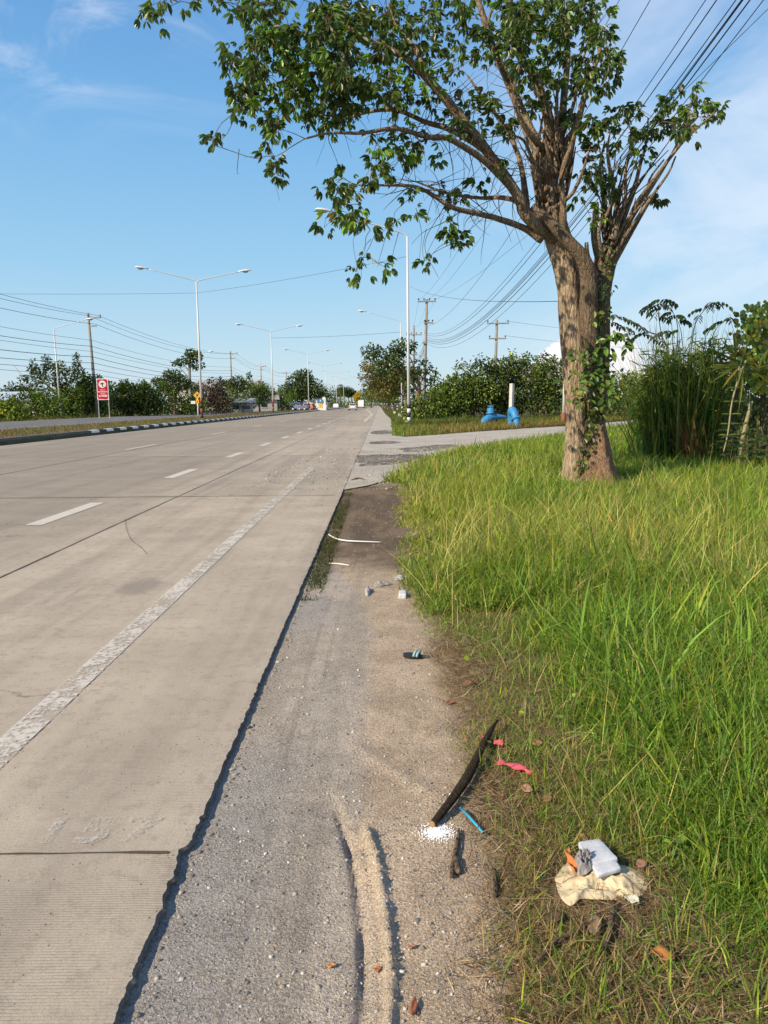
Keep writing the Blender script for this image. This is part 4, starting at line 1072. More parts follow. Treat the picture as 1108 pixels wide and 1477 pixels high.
# spans linking lamps across the road
L1t, R1t = np.array([-15.45, 66, 10.8]), np.array([1.7, 47.6, 10.8])
wire([(-42, 62, 10.6), L1t, at(587, 370, 47.6)], .35, .012, 'thin cable crossing the road from the first median lamp to the first verge lamp', None)
wire([at(591, 413, 47.6), at(828, 434, YT+.2)], .5, .007, 'thin cable running right from the first verge lamp to the big tree trunk', None)
wire([(-15.6, 111, 10.9), (2.6, 96, 10.2)], .4, .02, 'thin cable crossing the road from the second median lamp to the verge', None)

# ------------------------------------------------------------------ trees and bushes on the right
def gpos(px, Y, z=0.0):
    p = at(px, 600, Y); return (float(p[0]), Y, z)
RT_ = 'trees lining the verge beyond the driveway'
make_tree('roadside_tree', 'broad dark green tree overhanging the road beside the first verge lamp', 'tree', gpos(603, 72), [(0, 0, -.2), (-.05, 0, 1.6), (.1, 0, 3.0), (-.3, 0, 4.4)], [.26, .21, .18, .1],
          [(-2.6, 0, 5.6, 1.5, 1.6, 1.0), (-4.2, .5, 6.2, 1.2, 1.3, .7), (-1.3, -.3, 6.6, 1.2, 1.4, .8), (-3.2, 0, 4.6, 1.3, 1.5, .9), (0.4, .3, 4.8, 1.0, 1.1, .9, .5), (1.4, 0, 3.7, .8, .9, .9, .5), (-.6, -.4, 4.1, 1.1, 1.2, .8, .7)], 1700, .34, .17, 'dark', RT_, .15,
          [([(0, 0, 2.6), (-1.2, 0, 4.0), (-2.8, 0, 5.4), (-4.2, 0, 6.2)], [.13, .1, .06, .02]), ([(0, 0, 2.9), (.6, 0, 3.8), (1.4, 0, 4.6)], [.1, .06, .02]), ([(-.2, 0, 4.2), (-.6, 0, 5.4), (-1.3, 0, 6.6)], [.09, .06, .02]), ([(0, 0, 2.2), (1.0, .2, 3.2), (1.9, 0, 4.2)], [.07, .05, .02])])
make_tree('roadside_tree', 'brownish half-dry tree behind the overhanging dark tree', 'tree', gpos(586, 86), [(0, 0, -.2), (0, 0, 1.5), (-.4, 0, 3.4)], [.22, .17, .09],
          [(-2.2, 0, 4.6, 1.7, 1.8, 1.5), (-3.9, .3, 4.2, 1.5, 1.6, 1.3), (-.6, 0, 5.0, 1.5, 1.5, 1.3), (-2.6, 0, 3.0, 1.7, 1.6, 1.0), (-4.2, .4, 5.6, .9, 1.0, .9)], 2600, .32, .15, 'brown', RT_, .25, [([(-.1, 0, 2.0), (-1.5, 0, 3.4), (-3, 0, 4.4)], [.1, .06, .02])])
for px, Y, s_, tone, lb in ((581, 104, 1.0, 'mid', 'mid green tree third along the verge, behind the brownish tree'), (568, 128, 1.0, 'olive', 'olive tree fourth along the verge, low over the road'), (560, 160, 1.1, 'dark', 'dark tree fifth along the verge'), (556, 200, 1.2, 'mid', 'green tree sixth along the verge, far off'), (553, 250, 1.3, 'dark', 'last dark tree before the road vanishes on the right')):
    make_tree('roadside_tree', lb, 'tree', gpos(px, Y), [(0, 0, -.2), (0, 0, 1.6), (-.3, 0, 3.6)], [.22*s_, .18*s_, .1],
              [(-1.8*s_, 0, 4.2*s_, 2.2*s_, 2.0, 1.7*s_), (.6, 0, 4.5*s_, 2.0*s_, 2, 1.6*s_), (-3.2*s_, 0, 3.3*s_, 1.5*s_, 2, 1.3*s_), (-.5, 0, 2.6*s_, 2.0*s_, 2, 1.2*s_)], 1500, .42, .22, tone, RT_, .2)
BR = 'bushes beyond the driveway'
def reeds(n, x0, x1, y0, y1, z0, z1, L, w, base):
    b_ = np.column_stack([rng.uniform(x0, x1, n), rng.uniform(y0, y1, n), rng.uniform(z0, z1, n)])
    V, F, nv = blades(b_, rng.uniform(0, 6.28, n), rng.uniform(0, .25, n), L*rng.uniform(.6, 1.2, n), np.full(n, w), rng.uniform(.1, .9, n))
    return V, F, np.repeat(leafcol(n, base, .3, .1), nv, 0)
bushes = [(628, 56, [(0, 0, 1.3, 1.6, 1.6, 1.3), (1.4, .4, 1.8, 1.4, 1.5, 1.4), (-1.3, .2, .9, 1.2, 1.3, .9)], 'mid', 'bright green bush nearest the verge lamp'),
          (662, 57, [(0, 0, 1.9, 1.9, 1.7, 1.7), (-1.3, 0, 1.4, 1.3, 1.4, 1.3), (1.4, 0, 2.3, 1.4, 1.4, 1.4)], 'mid', 'rounded green bush behind the short blue valve pipe'),
          (700, 58, [(0, 0, 2.2, 2.0, 1.7, 1.8), (1.6, .3, 2.0, 1.5, 1.5, 1.8), (-1.2, 0, 2.9, 1.2, 1.2, 1.1)], 'dark', 'dark green bush between the blue valve pipe and the leaning white post'),
          (738, 59, [(0, 0, 2.3, 1.9, 1.7, 2.0), (1.2, .2, 3.0, 1.3, 1.3, 1.1), (-1.0, 0, 1.6, 1.4, 1.4, 1.4)], 'mid', 'tall green bush right behind the blue elbow pipe'),
          (772, 58, [(0, 0, 2.3, 1.9, 1.7, 2.0), (1.2, .2, 2.7, 1.4, 1.3, 1.5), (.3, -.8, 1.2, 1.7, 1.2, 1.2)], 'dark', 'shadowy dark bush between the elbow pipe and the big tree'),
          (806, 57, [(0, 0, 2.2, 1.8, 1.7, 1.9), (1.6, .2, 2.1, 1.4, 1.3, 1.6)], 'mid', 'green bush partly hidden by the big tree trunk'),
          (880, 66, [(0, 0, 1.9, 2.2, 1.7, 1.6), (2.0, .2, 1.7, 1.8, 1.3, 1.4), (-2.0, 0, 1.8, 1.6, 1.4, 1.5)], 'mid', 'green bush just right of the big tree trunk across the driveway'),
          (925, 68, [(0, 0, 2.0, 2.4, 1.7, 1.8), (2.2, .2, 1.9, 1.8, 1.3, 1.6)], 'light', 'light green bush seen through the gap left of the tall grass clump')]
for px, Y, bl, tone, lb in bushes:
    ex = None
    if px in (772, 738, 806):
        ex_v = reeds(160, -1.4, 1.6, -.5, .8, 2.6, 3.9, 1.0, .035, (.22, .16, .07) if px == 772 else (.09, .12, .035))
        Vx, Fx, cx_ = ex_v; q_, t_ = Fx; Fx = np.concatenate([q_, np.column_stack([t_, t_[:, 2]])]) if False else q_; ex = (Vx, Fx, cx_)
    bl = [(q[0], q[1], q[2]*(1.14 if px > 690 else .95), q[3], q[4], q[5]*(1.14 if px > 690 else .95)) for q in bl]
    make_bush('bush', lb, 'bush', gpos(px, Y, 0.0), bl, 2700, .24, .13, tone, BR, .25, ex)
for px, Y, lb in ((690, 86, 'low dark thicket behind the green bushes'), (860, 92, 'distant dark thicket to the right of the big tree'), (1010, 60, 'green thicket behind the tall grass clump')):
    make_bush('bush', lb, 'bush', gpos(px, Y, 0), [(0, 0, 1.6, 4.5, 2, 1.9), (4, 0, 1.5, 4, 2, 1.8), (-4, 0, 1.4, 4, 2, 1.7)], 2600, .30, .17, 'mid' if px == 1010 else 'dark', BR, .2)

# ------------------------------------------------------------------ blue water pipes and posts
p = (at(739.5, 617, 42.0)[0], 42.0, -0.05)
t = thing('water_pipe', 'bright blue elbow water pipe bending down into the ground in front of the white post', 'pipe', p)
b = MB(); b.tube([(.16, -.55, -.3), (.15, -.53, .05), (.11, -.42, .50), (.03, -.2, .85), (-.02, .12, .98), (.0, .42, .88), (.02, .55, .4), (.02, .55, -.3)], [.17, .17, .18, .21, .23, .23, .2, .2], 14, None, 0, 5); b.build('elbow', M['blue'], t, True)
for (c, d) in (((.10, -.40, .54), (-.07, .2, .33)), ((-.01, .03, .95), (-.04, .32, .12))):
    b = MB(); c = np.array(c); d = unit(np.array(d)); b.tube([c-d*.05, c+d*.05], .255, 16); b.build('flange', M['blue'], t, True)
pv = gd(706, 601, 0.0); pv = (at(706, 600, 47)[0], 47.0, 0.05)
t = thing('valve_pipe', 'short blue pipe with an upright valve, left of the elbow pipe, in the grass', 'pipe', pv)
b = MB(); b.tube([(-.50, -.5, -.15), (-.34, -.35, .18), (-.05, -.2, .38), (.3, 0, .44), (.85, .2, .46), (1.1, .3, .42)], [.24, .25, .25, .22, .12, .08], 12, None, 0, 4); b.build('pipe_run', M['blue'], t, True)
b = MB(); b.tube([(.05, -.1, .4), (.05, -.1, .66), (.05, -.1, .67), (.05, -.1, .73), (.05, -.1, .74), (.05, -.1, 1.0), (.05, -.1, 1.02)], [.2, .18, .27, .27, .18, .2, .12], 12); b.build('valve', M['blue'], t, True)
b = MB(); b.tube([(.05, -.1, 1.0), (.05, -.1, 1.12)], .05, 8); b.box((.05, -.1, 1.13), (.32, .08, .06)); b.build('handle', M['blue'], t)
b = MB(); b.tube([(0, 0, -.2), (.05, .05, 2.5)], [.155, .15], 4); o = b.build('post', M['post'], None); o.location = (at(737, 600, 45.5)[0], 45.5, 0); tag(o, 'pale square concrete post standing behind the blue elbow pipe', 'post')
pp = at(813, 600, 46)
t = thing('marker_post', 'slim white pole with a red base beside the left edge of the big tree trunk', 'post', (pp[0], 46, 0.0))
b = MB(); b.tube([(0, 0, .7), (.02, 0, 5.2)], [.09, .07], 8); b.build('pole', M['white'], t, True)
b = MB(); b.tube([(0, 0, -.1), (0, 0, .75)], .15, 10); b.build('red_base', M['red_band'], t, True)
# small stones and marker by the first verge lamp
for px, Y, s_, c_, lb in ((586, 46.9, .11, (.8, .8, .78), 'white painted block against the foot of the first verge lamp'), (584, 58, .14, (.75, .78, .2), 'yellow-green marker stone in the grass behind the first verge lamp'), (577, 76, .17, (.8, .8, .78), 'white marker stone in the grass near the second verge lamp'), (569, 96, .16, (.72, .7, .68), 'small pale marker stone further along the verge')):
    b = MB(); p = gpos(px, Y); b.prism([(-s_, 0), (s_, 0), (s_*.9, s_*2.2), (s_*.6, s_*2.8), (-s_*.6, s_*2.8), (-s_*.9, s_*2.2)], -s_*.6, s_*.6, 'Y', c_)
    o = b.build('marker_stone', M['col']); o.location = p; tag(o, lb, 'stone')

# ------------------------------------------------------------------ across the road
LB = 'bushes across the road'
GZ = 0.12
left_b = [(20, 70, [(0, 0, .7, 1.6, 1.2, .9), (-2.2, 0, .8, 1.6, 1, .9)], 1300, 'light', 'bright yellow-green low bush at the left picture edge across the road'),
          (40, 82, [(0, 0, 1.2, 2.2, 1.5, 1.4), (2.4, 0, 1.0, 2, 1.4, 1.3), (-2.6, 0, 1.1, 2, 1.4, 1.3)], 1800, 'mid', 'green bush across the road with a pale roof behind it'),
          (76, 88, [(0, 0, 1.4, 2.2, 1.5, 1.6), (2, 0, 1.6, 1.8, 1.4, 1.7)], 1700, 'mid', 'green bush under the sprawling thin-crowned tree'),
          (112, 90, [(0, 0, 2.1, 2.1, 1.6, 2.1), (1.4, 0, 2.6, 1.6, 1.4, 1.8), (-1.2, 0, 1.4, 1.5, 1.4, 1.5)], 2300, 'dark', 'tall dark bush right of the left lamp pole'),
          (134, 92, [(0, 0, 2.3, 1.9, 1.6, 2.2), (1.0, 0, 1.8, 1.6, 1.4, 1.8)], 2000, 'mid', 'dark green bush behind the red sign'),
          (165, 96, [(0, 0, 2.0, 2.0, 1.6, 2.0), (1.8, 0, 2.0, 1.8, 1.4, 1.8)], 2000, 'dark', 'dark bush immediately right of the red sign'),
          (190, 97, [(0, 0, 2.0, 2.1, 1.6, 1.9), (1.8, 0, 1.8, 1.8, 1.4, 1.8)], 2000, 'dark', 'dark hedge-like bush in the middle of the dark row'),
          (215, 99, [(0, 0, 2.0, 2.1, 1.6, 2.0), (1.8, 0, 1.7, 1.8, 1.4, 1.8)], 2000, 'mid', 'last bush of the dark row before the umbrella-shaped tree'),
          (262, 104, [(0, 0, 1.0, 2.0, 1.4, 1.2), (2, 0, .9, 1.6, 1.4, 1.1)], 1300, 'mid', 'low bush under the umbrella-shaped tree'),
          (305, 112, [(0, 0, 2.3, 2.2, 1.6, 2.3), (1.5, 0, 1.6, 1.8, 1.4, 1.8)], 2000, 'purple', 'purplish bush just right of the first median lamp'),
          (282, 122, [(0, 0, 1.8, 2.2, 1.6, 1.9)], 1300, 'dark', 'dark bush behind the yellow warning sign'),
          (324, 125, [(0, 0, 1.8, 2.2, 1.6, 1.9), (2, 0, 1.5, 2, 1.5, 1.6)], 1500, 'mid', 'green bush between the purplish bush and the roofs'),
          (352, 130, [(0, 0, 1.3, 2.4, 1.6, 1.4)], 1100, 'dark', 'dark bush below the feathery two-tuft tree'),
          (408, 165, [(0, 0, 2.0, 3.0, 1.6, 2.2)], 1300, 'mid', 'bush left of the big round dark tree')]
for px, Y, bl, n, tone, lb in left_b:
    bl = [(q[0], q[1], q[2]*1.06, q[3], q[4], q[5]*1.06) for q in bl]
    make_bush('bush', lb, 'bush', gpos(px, Y, GZ), bl, int(n*1.2), .32, .18, tone, LB, .18)
LT = 'trees across the road'
make_tree('sprawling_tree', 'thin-crowned tree with upright leafy shoots left of the lamp across the road', 'tree', gpos(84, 89, GZ), [(0, 0, -.2), (-.1, 0, 1.5), (.1, 0, 3.0), (-.2, 0, 4.4)], [.25, .2, .16, .07],
          [(-1.8, 0, 4.9, 1.0, .9, .9), (-2.6, .2, 5.8, .5, .5, .9), (-.9, 0, 6.2, .6, .6, .9), (.4, .1, 5.6, .9, .8, .9), (1.9, 0, 5.0, .9, .8, .8), (2.5, .1, 6.3, .45, .5, 1.1), (3.0, 0, 5.2, .5, .5, .6), (.2, 0, 4.2, 1.2, 1, .9), (-3.6, 0, 4.6, .5, .5, .4)], 1900, .30, .15, 'dark', LT, .2,
          [([(0, 0, 2.5), (-1.4, 0, 4.2), (-2.6, 0, 5.9)], [.12, .07, .02]), ([(0, 0, 3), (.5, 0, 4.6), (.4, 0, 6.0)], [.1, .06, .02]), ([(0, 0, 2.6), (1.5, 0, 4.0), (2.6, 0, 6.4)], [.12, .07, .02]), ([(0, 0, 3), (-1.8, 0, 4.2), (-3.6, 0, 4.7), (-4.8, 0, 6.2)], [.07, .05, .03, .01])])
make_tree('umbrella_tree', 'umbrella-shaped dark tree with a bare trunk at the end of the dark bush row', 'tree', gpos(252, 103, GZ), [(0, 0, -.2), (.1, 0, 1.4), (0, 0, 3.0), (.1, 0, 4.0)], [.17, .14, .12, .06],
          [(-1.2, 0, 4.3, 1.3, 1.3, .9), (.9, 0, 4.4, 1.3, 1.3, .9), (0, 0, 5.3, 1.3, 1.2, .8), (-2.2, 0, 4.6, .7, .7, .4), (2.2, 0, 4.0, .8, .7, .5), (0, 0, 3.3, 1.6, 1.2, .7, .6)], 2000, .34, .15, 'dark', LT, .12,
          [([(0, 0, 2.4), (-1, 0, 3.7), (-2.2, 0, 4.7)], [.08, .05, .02]), ([(0, 0, 2.6), (1, 0, 3.6), (2.1, 0, 4.2)], [.08, .05, .02])])
make_tree('tufted_tree', 'slender pale-stemmed tree with one tuft of leaves above the other trees', 'tree', gpos(276, 118, GZ), [(0, 0, -.2), (0, 0, 5), (.1, 0, 7.4), (.2, 0, 8.8)], [.26, .24, .2, .06],
          [(0, 0, 8.3, 1.0, 1, .9), (-1.4, 0, 7.8, .8, .7, .5), (1.4, 0, 8.7, .6, .7, .8), (.3, 0, 9.2, .9, .8, .5), (1.2, 0, 7.2, .7, .6, .5), (2.0, 0, 7.4, .4, .4, .3), (-2.3, 0, 7.6, .4, .4, .2)], 750, .42, .22, 'dark', LT, .15,
          [([(0, 0, 6.5), (-1, 0, 7.6), (-2.2, 0, 7.8)], [.08, .05, .02]), ([(0, 0, 6.8), (.8, 0, 7.6), (1.6, 0, 9.2)], [.08, .05, .02]), ([(-.1, 0, 5.5), (-1.1, .2, 6.6), (-1.6, .3, 7.2)], [.1, .07, .04])], 'concrete')
make_tree('feathery_tree', 'feathery tree with spreading tufts in front of the grey roofs', 'tree', gpos(342, 138, GZ), [(0, 0, -.2), (.1, 0, 2), (0, 0, 4.0)], [.2, .16, .1],
          [(-1.5, 0, 5.0, 1.3, 1, .9), (.3, 0, 5.5, 1.3, 1, 1.0), (2.0, 0, 5.2, 1.0, 1, .9), (-2.6, 0, 5.4, .6, .6, .5), (2.4, 0, 6.5, .4, .5, .7), (0, 0, 4.2, 1.6, 1, .8), (1.4, 0, 3.8, .9, .9, .7)], 1500, .38, .18, 'dark', LT, .15,
          [([(0, 0, 3), (-1.4, 0, 4.4), (-2.6, 0, 5.5)], [.1, .06, .02]), ([(0, 0, 3), (1.2, 0, 4.6), (2.4, 0, 6.6)], [.1, .06, .02])])
make_tree('weeping_tree', 'weeping tree with hanging foliage left of the second median lamp', 'tree', gpos(375, 142, GZ), [(0, 0, -.2), (0, 0, 2), (.2, 0, 4)], [.2, .16, .1],
          [(0, 0, 4.4, 2.0, 1.6, 1.2), (-1.4, 0, 3.6, 1.4, 1.2, 1.4), (1.6, 0, 3.4, 1.4, 1.2, 1.6), (.3, 0, 2.6, 1.7, 1.3, 1.5)], 2000, .40, .16, 'mid', LT, .2)
make_tree('round_tree', 'big round dark tree beside the road behind the third median lamp', 'tree', gpos(436, 190, GZ), [(0, 0, -.2), (0, 0, 2.2), (.2, 0, 5)], [.35, .3, .15],
          [(0, 0, 6.2, 4.0, 3, 3.2), (-3.0, 0, 4.4, 3.0, 2.5, 2.2), (3.2, 0, 4.8, 2.6, 2.5, 2.8), (.6, 0, 8.4, 2.4, 2.2, 1.6), (-.5, 0, 3.6, 3.6, 2.5, 1.8), (5.2, 0, 3.2, 1.8, 2, 1.8)], 4200, .55, .32, 'dark', LT, .15)
FT = 'far trees closing the view'
for k, (px, Y, h_, wd, tone, lb) in enumerate(((8, 170, 5.5, 3.0, 'dark', 'low dark tree on the left skyline at the picture edge'), (28, 176, 7.2, 3.4, 'palm', 'round palm-like tree on the left skyline above the pale roof'), (45, 172, 8.0, 3.0, 'palm', 'tallest olive tree on the left skyline above the pale roof'), (62, 178, 7.0, 3.0, 'palm', 'drooping tree on the left skyline nearest the thin-crowned tree'),
        (395, 270, 6.0, 5.0, 'dark', 'far dark tree peeping left of the second median lamp'), (470, 300, 9.5, 6.0, 'dark', 'far dark tree right of the big round tree'), (484, 330, 8.0, 5.0, 'mid', 'far green tree behind the fifth median lamp'), (492, 350, 10.5, 2.6, 'palm', 'tall pale-trunked far tree, leftmost of the slender row'), (497, 355, 9.5, 2.6, 'palm', 'second of the slender pale-trunked far trees'),
        (503, 360, 9.8, 2.6, 'palm', 'third of the slender pale-trunked far trees'), (508, 360, 8.8, 2.6, 'palm', 'fourth of the slender pale-trunked far trees'), (525, 330, 8.0, 4.5, 'dark', 'far dark tree right of the yellow flowering tree'), (536, 300, 8.5, 5.0, 'mid', 'far green tree where the verge meets the skyline'), (548, 420, 9.0, 8, 'dark', 'farthest dark tree straight down the road'))):
    slim = wd < 2.7
    make_tree('skyline_tree', lb, 'tree', gpos(px, Y, 0), [(0, 0, -.2), (0, 0, h_*.5), (0, 0, h_*.75)], [.3, .25, .1],
              [(0, 0, h_*.80, wd*.8, wd*.6, h_*.2), (wd*.4, 0, h_*.68, wd*.6, wd*.5, h_*.16), (-wd*.4, 0, h_*.66, wd*.6, wd*.5, h_*.16)] + ([] if slim else [(0, 0, h_*.42, wd, wd*.6, h_*.28), (wd*.6, 0, h_*.3, wd*.7, wd*.6, h_*.26), (-wd*.6, 0, h_*.28, wd*.7, wd*.6, h_*.26)]), 900, .6, .3, tone, FT, .15, (), 'concrete' if slim else 'far_bark')
make_bush('undergrowth', 'low far undergrowth below the slender pale-trunked trees', 'bush', gpos(498, 345, 0), [(0, 0, 1.0, 6, 2, 1.4), (-5, 0, .8, 4, 2, 1.3), (5, 0, .8, 4, 2, 1.3)], 900, .6, .3, 'mid', LB)
t = make_tree('flowering_tree', 'bright yellow flowering tree far down the road behind the truck', 'tree', gpos(516, 262, 0), [(0, 0, -.2), (0, 0, 2.2), (0, 0, 4)], [.2, .16, .1], [(0, 0, 4.2, 1.2, 1, 1.0), (.5, 0, 5.0, .8, .8, .6), (-.5, 0, 3.4, .9, .8, .8)], 700, .45, .3, 'light', None, .1)
for ch in t.children:
    if ch.name.startswith('crown'):
        n_ = len(ch.data.vertices); ch.data.color_attributes['Col'].data.foreach_set('color', np.tile([.50, .38, .03, 1], n_).astype(np.float32))
# distant woods that read as one mass
bl = []
for k in range(70):
    xk = -330+k*11; yk = 560+60*math.sin(k*1.7)
    if -40 < xk < 30: continue
    bl.append((xk+rng.normal(0, 3), yk, 3.2, 9, 6, 4.5+rng.random()*2.5))
V, F, c = blob_foliage(bl, 9000, 1.6, .9, GREENS['dark'], .3, .1, .4)
stuff(mesh_np('distant_woods', V, F, M['farleaf'], None, c), 'distant dark woods along the skyline', 'woods')

# ------------------------------------------------------------------ signs, buildings, vehicles
def text(body, loc, size, mat, parent, rx=math.pi/2, name='lettering', align='CENTER'):
    cu = bpy.data.curves.new(name, 'FONT'); cu.body = body; cu.size = size; cu.align_x = align; cu.align_y = 'CENTER'; cu.extrude = 0.004
    o = bpy.data.objects.new(name, cu); link(o, parent); o.location = loc; o.rotation_euler = (rx, 0, 0); cu.materials.append(mat); return o
def rrect(w, h, r, cx=0, cz=0, n=5):
    P = []
    for sx, sz, a0 in ((1, 1, 0), (-1, 1, 90), (-1, -1, 180), (1, -1, 270)):
        for k in range(n+1):
            a = math.radians(a0+90*k/n); P.append((cx+sx*(w/2-r)+r*math.cos(a), cz+sz*(h/2-r)+r*math.sin(a)))
    return P
ps = at(150.5, 600, 78)
t = thing('roadside_sign', 'red roadside sign board with a white round emblem on two legs across the road', 'sign', (ps[0], 78, GZ), math.radians(3))
for s_ in (-.52, .52):
    b = MB(); b.tube([(s_, .06, -.2), (s_, .06, 4.0)], .035, 6); b.build('leg', M['steel'], t)
b = MB(); b.prism(rrect(1.16, 2.15, .03, 0, 2.98), -.02, .03, 'Y'); bd = b.build('board', M['white'], t)
b = MB(); b.prism(rrect(1.02, 2.0, .12, 0, 2.98), -.028, -.018, 'Y'); b.build('red_panel', M['sign_red'], bd)
cp = [(.37*math.cos(a), 3.48+.37*math.sin(a)) for a in np.linspace(0, 2*np.pi, 28, endpoint=False)]
b = MB(); b.prism(cp, -.034, -.026, 'Y'); b.build('emblem_disc', M['white'], bd)
b = MB()
for x0, x1, z0, z1 in ((-.03, .05, 3.22, 3.48),): b.prism([(x0, z0), (x1, z0), (x1, z1), (x0, z1)], -.04, -.032, 'Y')
arch = [(-.25, 3.42), (-.19, 3.54), (-.08, 3.61), (0, 3.70), (.08, 3.61), (.19, 3.54), (.25, 3.42), (.17, 3.49), (.08, 3.50), (.07, 3.47), (-.06, 3.47), (-.08, 3.50), (-.17, 3.49)]
b.prism(arch, -.04, -.0325, 'Y'); b.build('emblem', paint('maroon', (.12, .01, .03), .5), bd)
b = MB()
b.prism(rrect(.5, .07, .02, 0, 2.91), -.034, -.026, 'Y'); b.prism(rrect(.96, .10, .01, 0, 2.72), -.034, -.026, 'Y'); b.prism(rrect(.44, .06, .02, 0, 2.53), -.034, -.026, 'Y')
b.prism(rrect(.84, .20, .03, .02, 2.32), -.034, -.026, 'Y'); b.build('text_line', paint('pink_white', (.75, .45, .45), .5), bd)
py_ = at(288.5, 600, 84)
t = thing('warning_sign', 'yellow diamond warning sign with a plate below, by the first median lamp', 'sign', (py_[0]-.2, 84, GZ), 0)
b = MB(); b.tube([(0, .05, -.2), (0, .05, 2.4)], .07, 8); b.build('post', M['white'], t, True)
b = MB(); b.prism([(0, 1.95), (.42, 2.37), (0, 2.79), (-.42, 2.37)], -.03, .0, 'Y'); d_ = b.build('diamond_plate', M['sign_yellow'], t)
b = MB(); b.prism([(x_*.58, 2.37+(z_-2.72)*.58) for x_, z_ in [(-.12, 2.35), (.04, 2.35), (.04, 2.62), (.26, 2.80), (.26, 3.05), (.10, 2.9), (-.02, 2.82), (-.10, 3.05), (-.22, 2.9), (-.12, 2.7)]], -.04, -.032, 'Y'); b.build('arrow_mark', M['black'], d_)
b = MB(); b.prism(rrect(.34, .38, .03, 0, 1.68), -.03, .0, 'Y'); d_ = b.build('lower_plate', M['sign_yellow'], t)
b = MB(); b.prism(rrect(.07, .22, .02, 0, 1.68), -.04, -.032, 'Y'); b.build('mark', M['black'], d_)
pw = at(279.5, 600, 88)
t = thing('board_sign', 'small blank white board on a dark stake left of the yellow warning sign', 'sign', (pw[0], 88, GZ))
b = MB(); b.tube([(0, .04, -.2), (0, .04, 1.6)], .04, 6); b.build('stake', M['black'], t)
b = MB(); b.prism(rrect(.52, .34, .02, 0, 1.62), -.03, .0, 'Y'); b.build('board', M['white'], t)
# end of the median: round blue sign over a yellow base, white panel behind
pm = at(465, 600, 172)
t = thing('median_marker', 'blue and white sign boards on a yellow base at the far end of the kerb', 'sign', (pm[0], 172, .2))
b = MB(); b.box((0, 0, .15), (1.9, .9, .5)); b.build('plinth', M['white'], t)
b = MB(); b.box((-.35, -.1, .95), (.65, .2, 1.3)); b.build('yellow_panel', M['sign_yellow'], t)
b = MB(); b.prism([(-.35+.55*math.cos(a), 2.0+.5*math.sin(a)) for a in np.linspace(0, 6.28, 20, endpoint=False)], -.25, -.15, 'Y'); dd_ = b.build('blue_disc', M['blue'], t)
b = MB(); b.prism([(-.55, 2.05), (-.35, 1.8), (-.15, 2.05), (-.27, 2.05), (-.27, 2.25), (-.43, 2.25), (-.43, 2.05)], -.26, -.252, 'Y'); b.build('arrow', M['white'], dd_)
b = MB(); b.prism(rrect(.75, 2.7, .3, .45, 1.55), -.05, .05, 'Y'); b.build('white_panel', M['white'], t)

def house(name, label, base, w, d, h, roofh, wall, roof, rz=0.0):
    t = thing(name, label, 'building', base, rz)
    b = MB(); b.box((0, 0, h/2-.1), (w, d, h+.2)); wl = b.build('wall', paint('wall_'+name, wall, .8), t)
    b = MB(); b.prism([(-d/2-.5, h), (0, h+roofh), (d/2+.5, h), (d/2+.5, h-.12), (-d/2-.5, h-.12)], -w/2-.5, w/2+.5, 'X'); b.build('roof', paint('roof_'+name, roof, .6, 0, .2, 2), t)
    for k in range(max(2, int(w/4))):
        xk = -w/2+(k+.5)*w/max(2, int(w/4)); b = MB(); b.box((xk, -d/2-.02, h*.52), (1.2, .08, h*.35)); f = b.build('window', M['dark_glass'], t)
        b = MB(); b.box((xk, -d/2-.05, h*.52-h*.19), (1.4, .12, .08)); b.build('sill', M['white'], f)
    return t
house('shed', 'long low shed with a pale blue roof behind the bushes at the left', (at(30, 600, 130)[0], 130, 0), 24, 8, 2.6, 1.4, (.45, .45, .43), (.42, .50, .60))
house('house', 'grey-roofed low house behind the feathery tree across the road', (at(362, 600, 165)[0], 165, 0), 11, 7, 2.6, 1.6, (.42, .40, .36), (.33, .31, .29), .2)
house('hall', 'pale cream building showing above the bushes behind the first median lamp', (at(312, 600, 185)[0], 185, 0), 22, 9, 5.6, 1.6, (.55, .52, .46), (.40, .37, .34))
house('stall', 'low grey roofed stall beside the second median lamp across the road', (at(352, 600, 128)[0], 126, 0), 3.6, 3, 1.9, .6, (.36, .35, .33), (.45, .44, .42), .1)
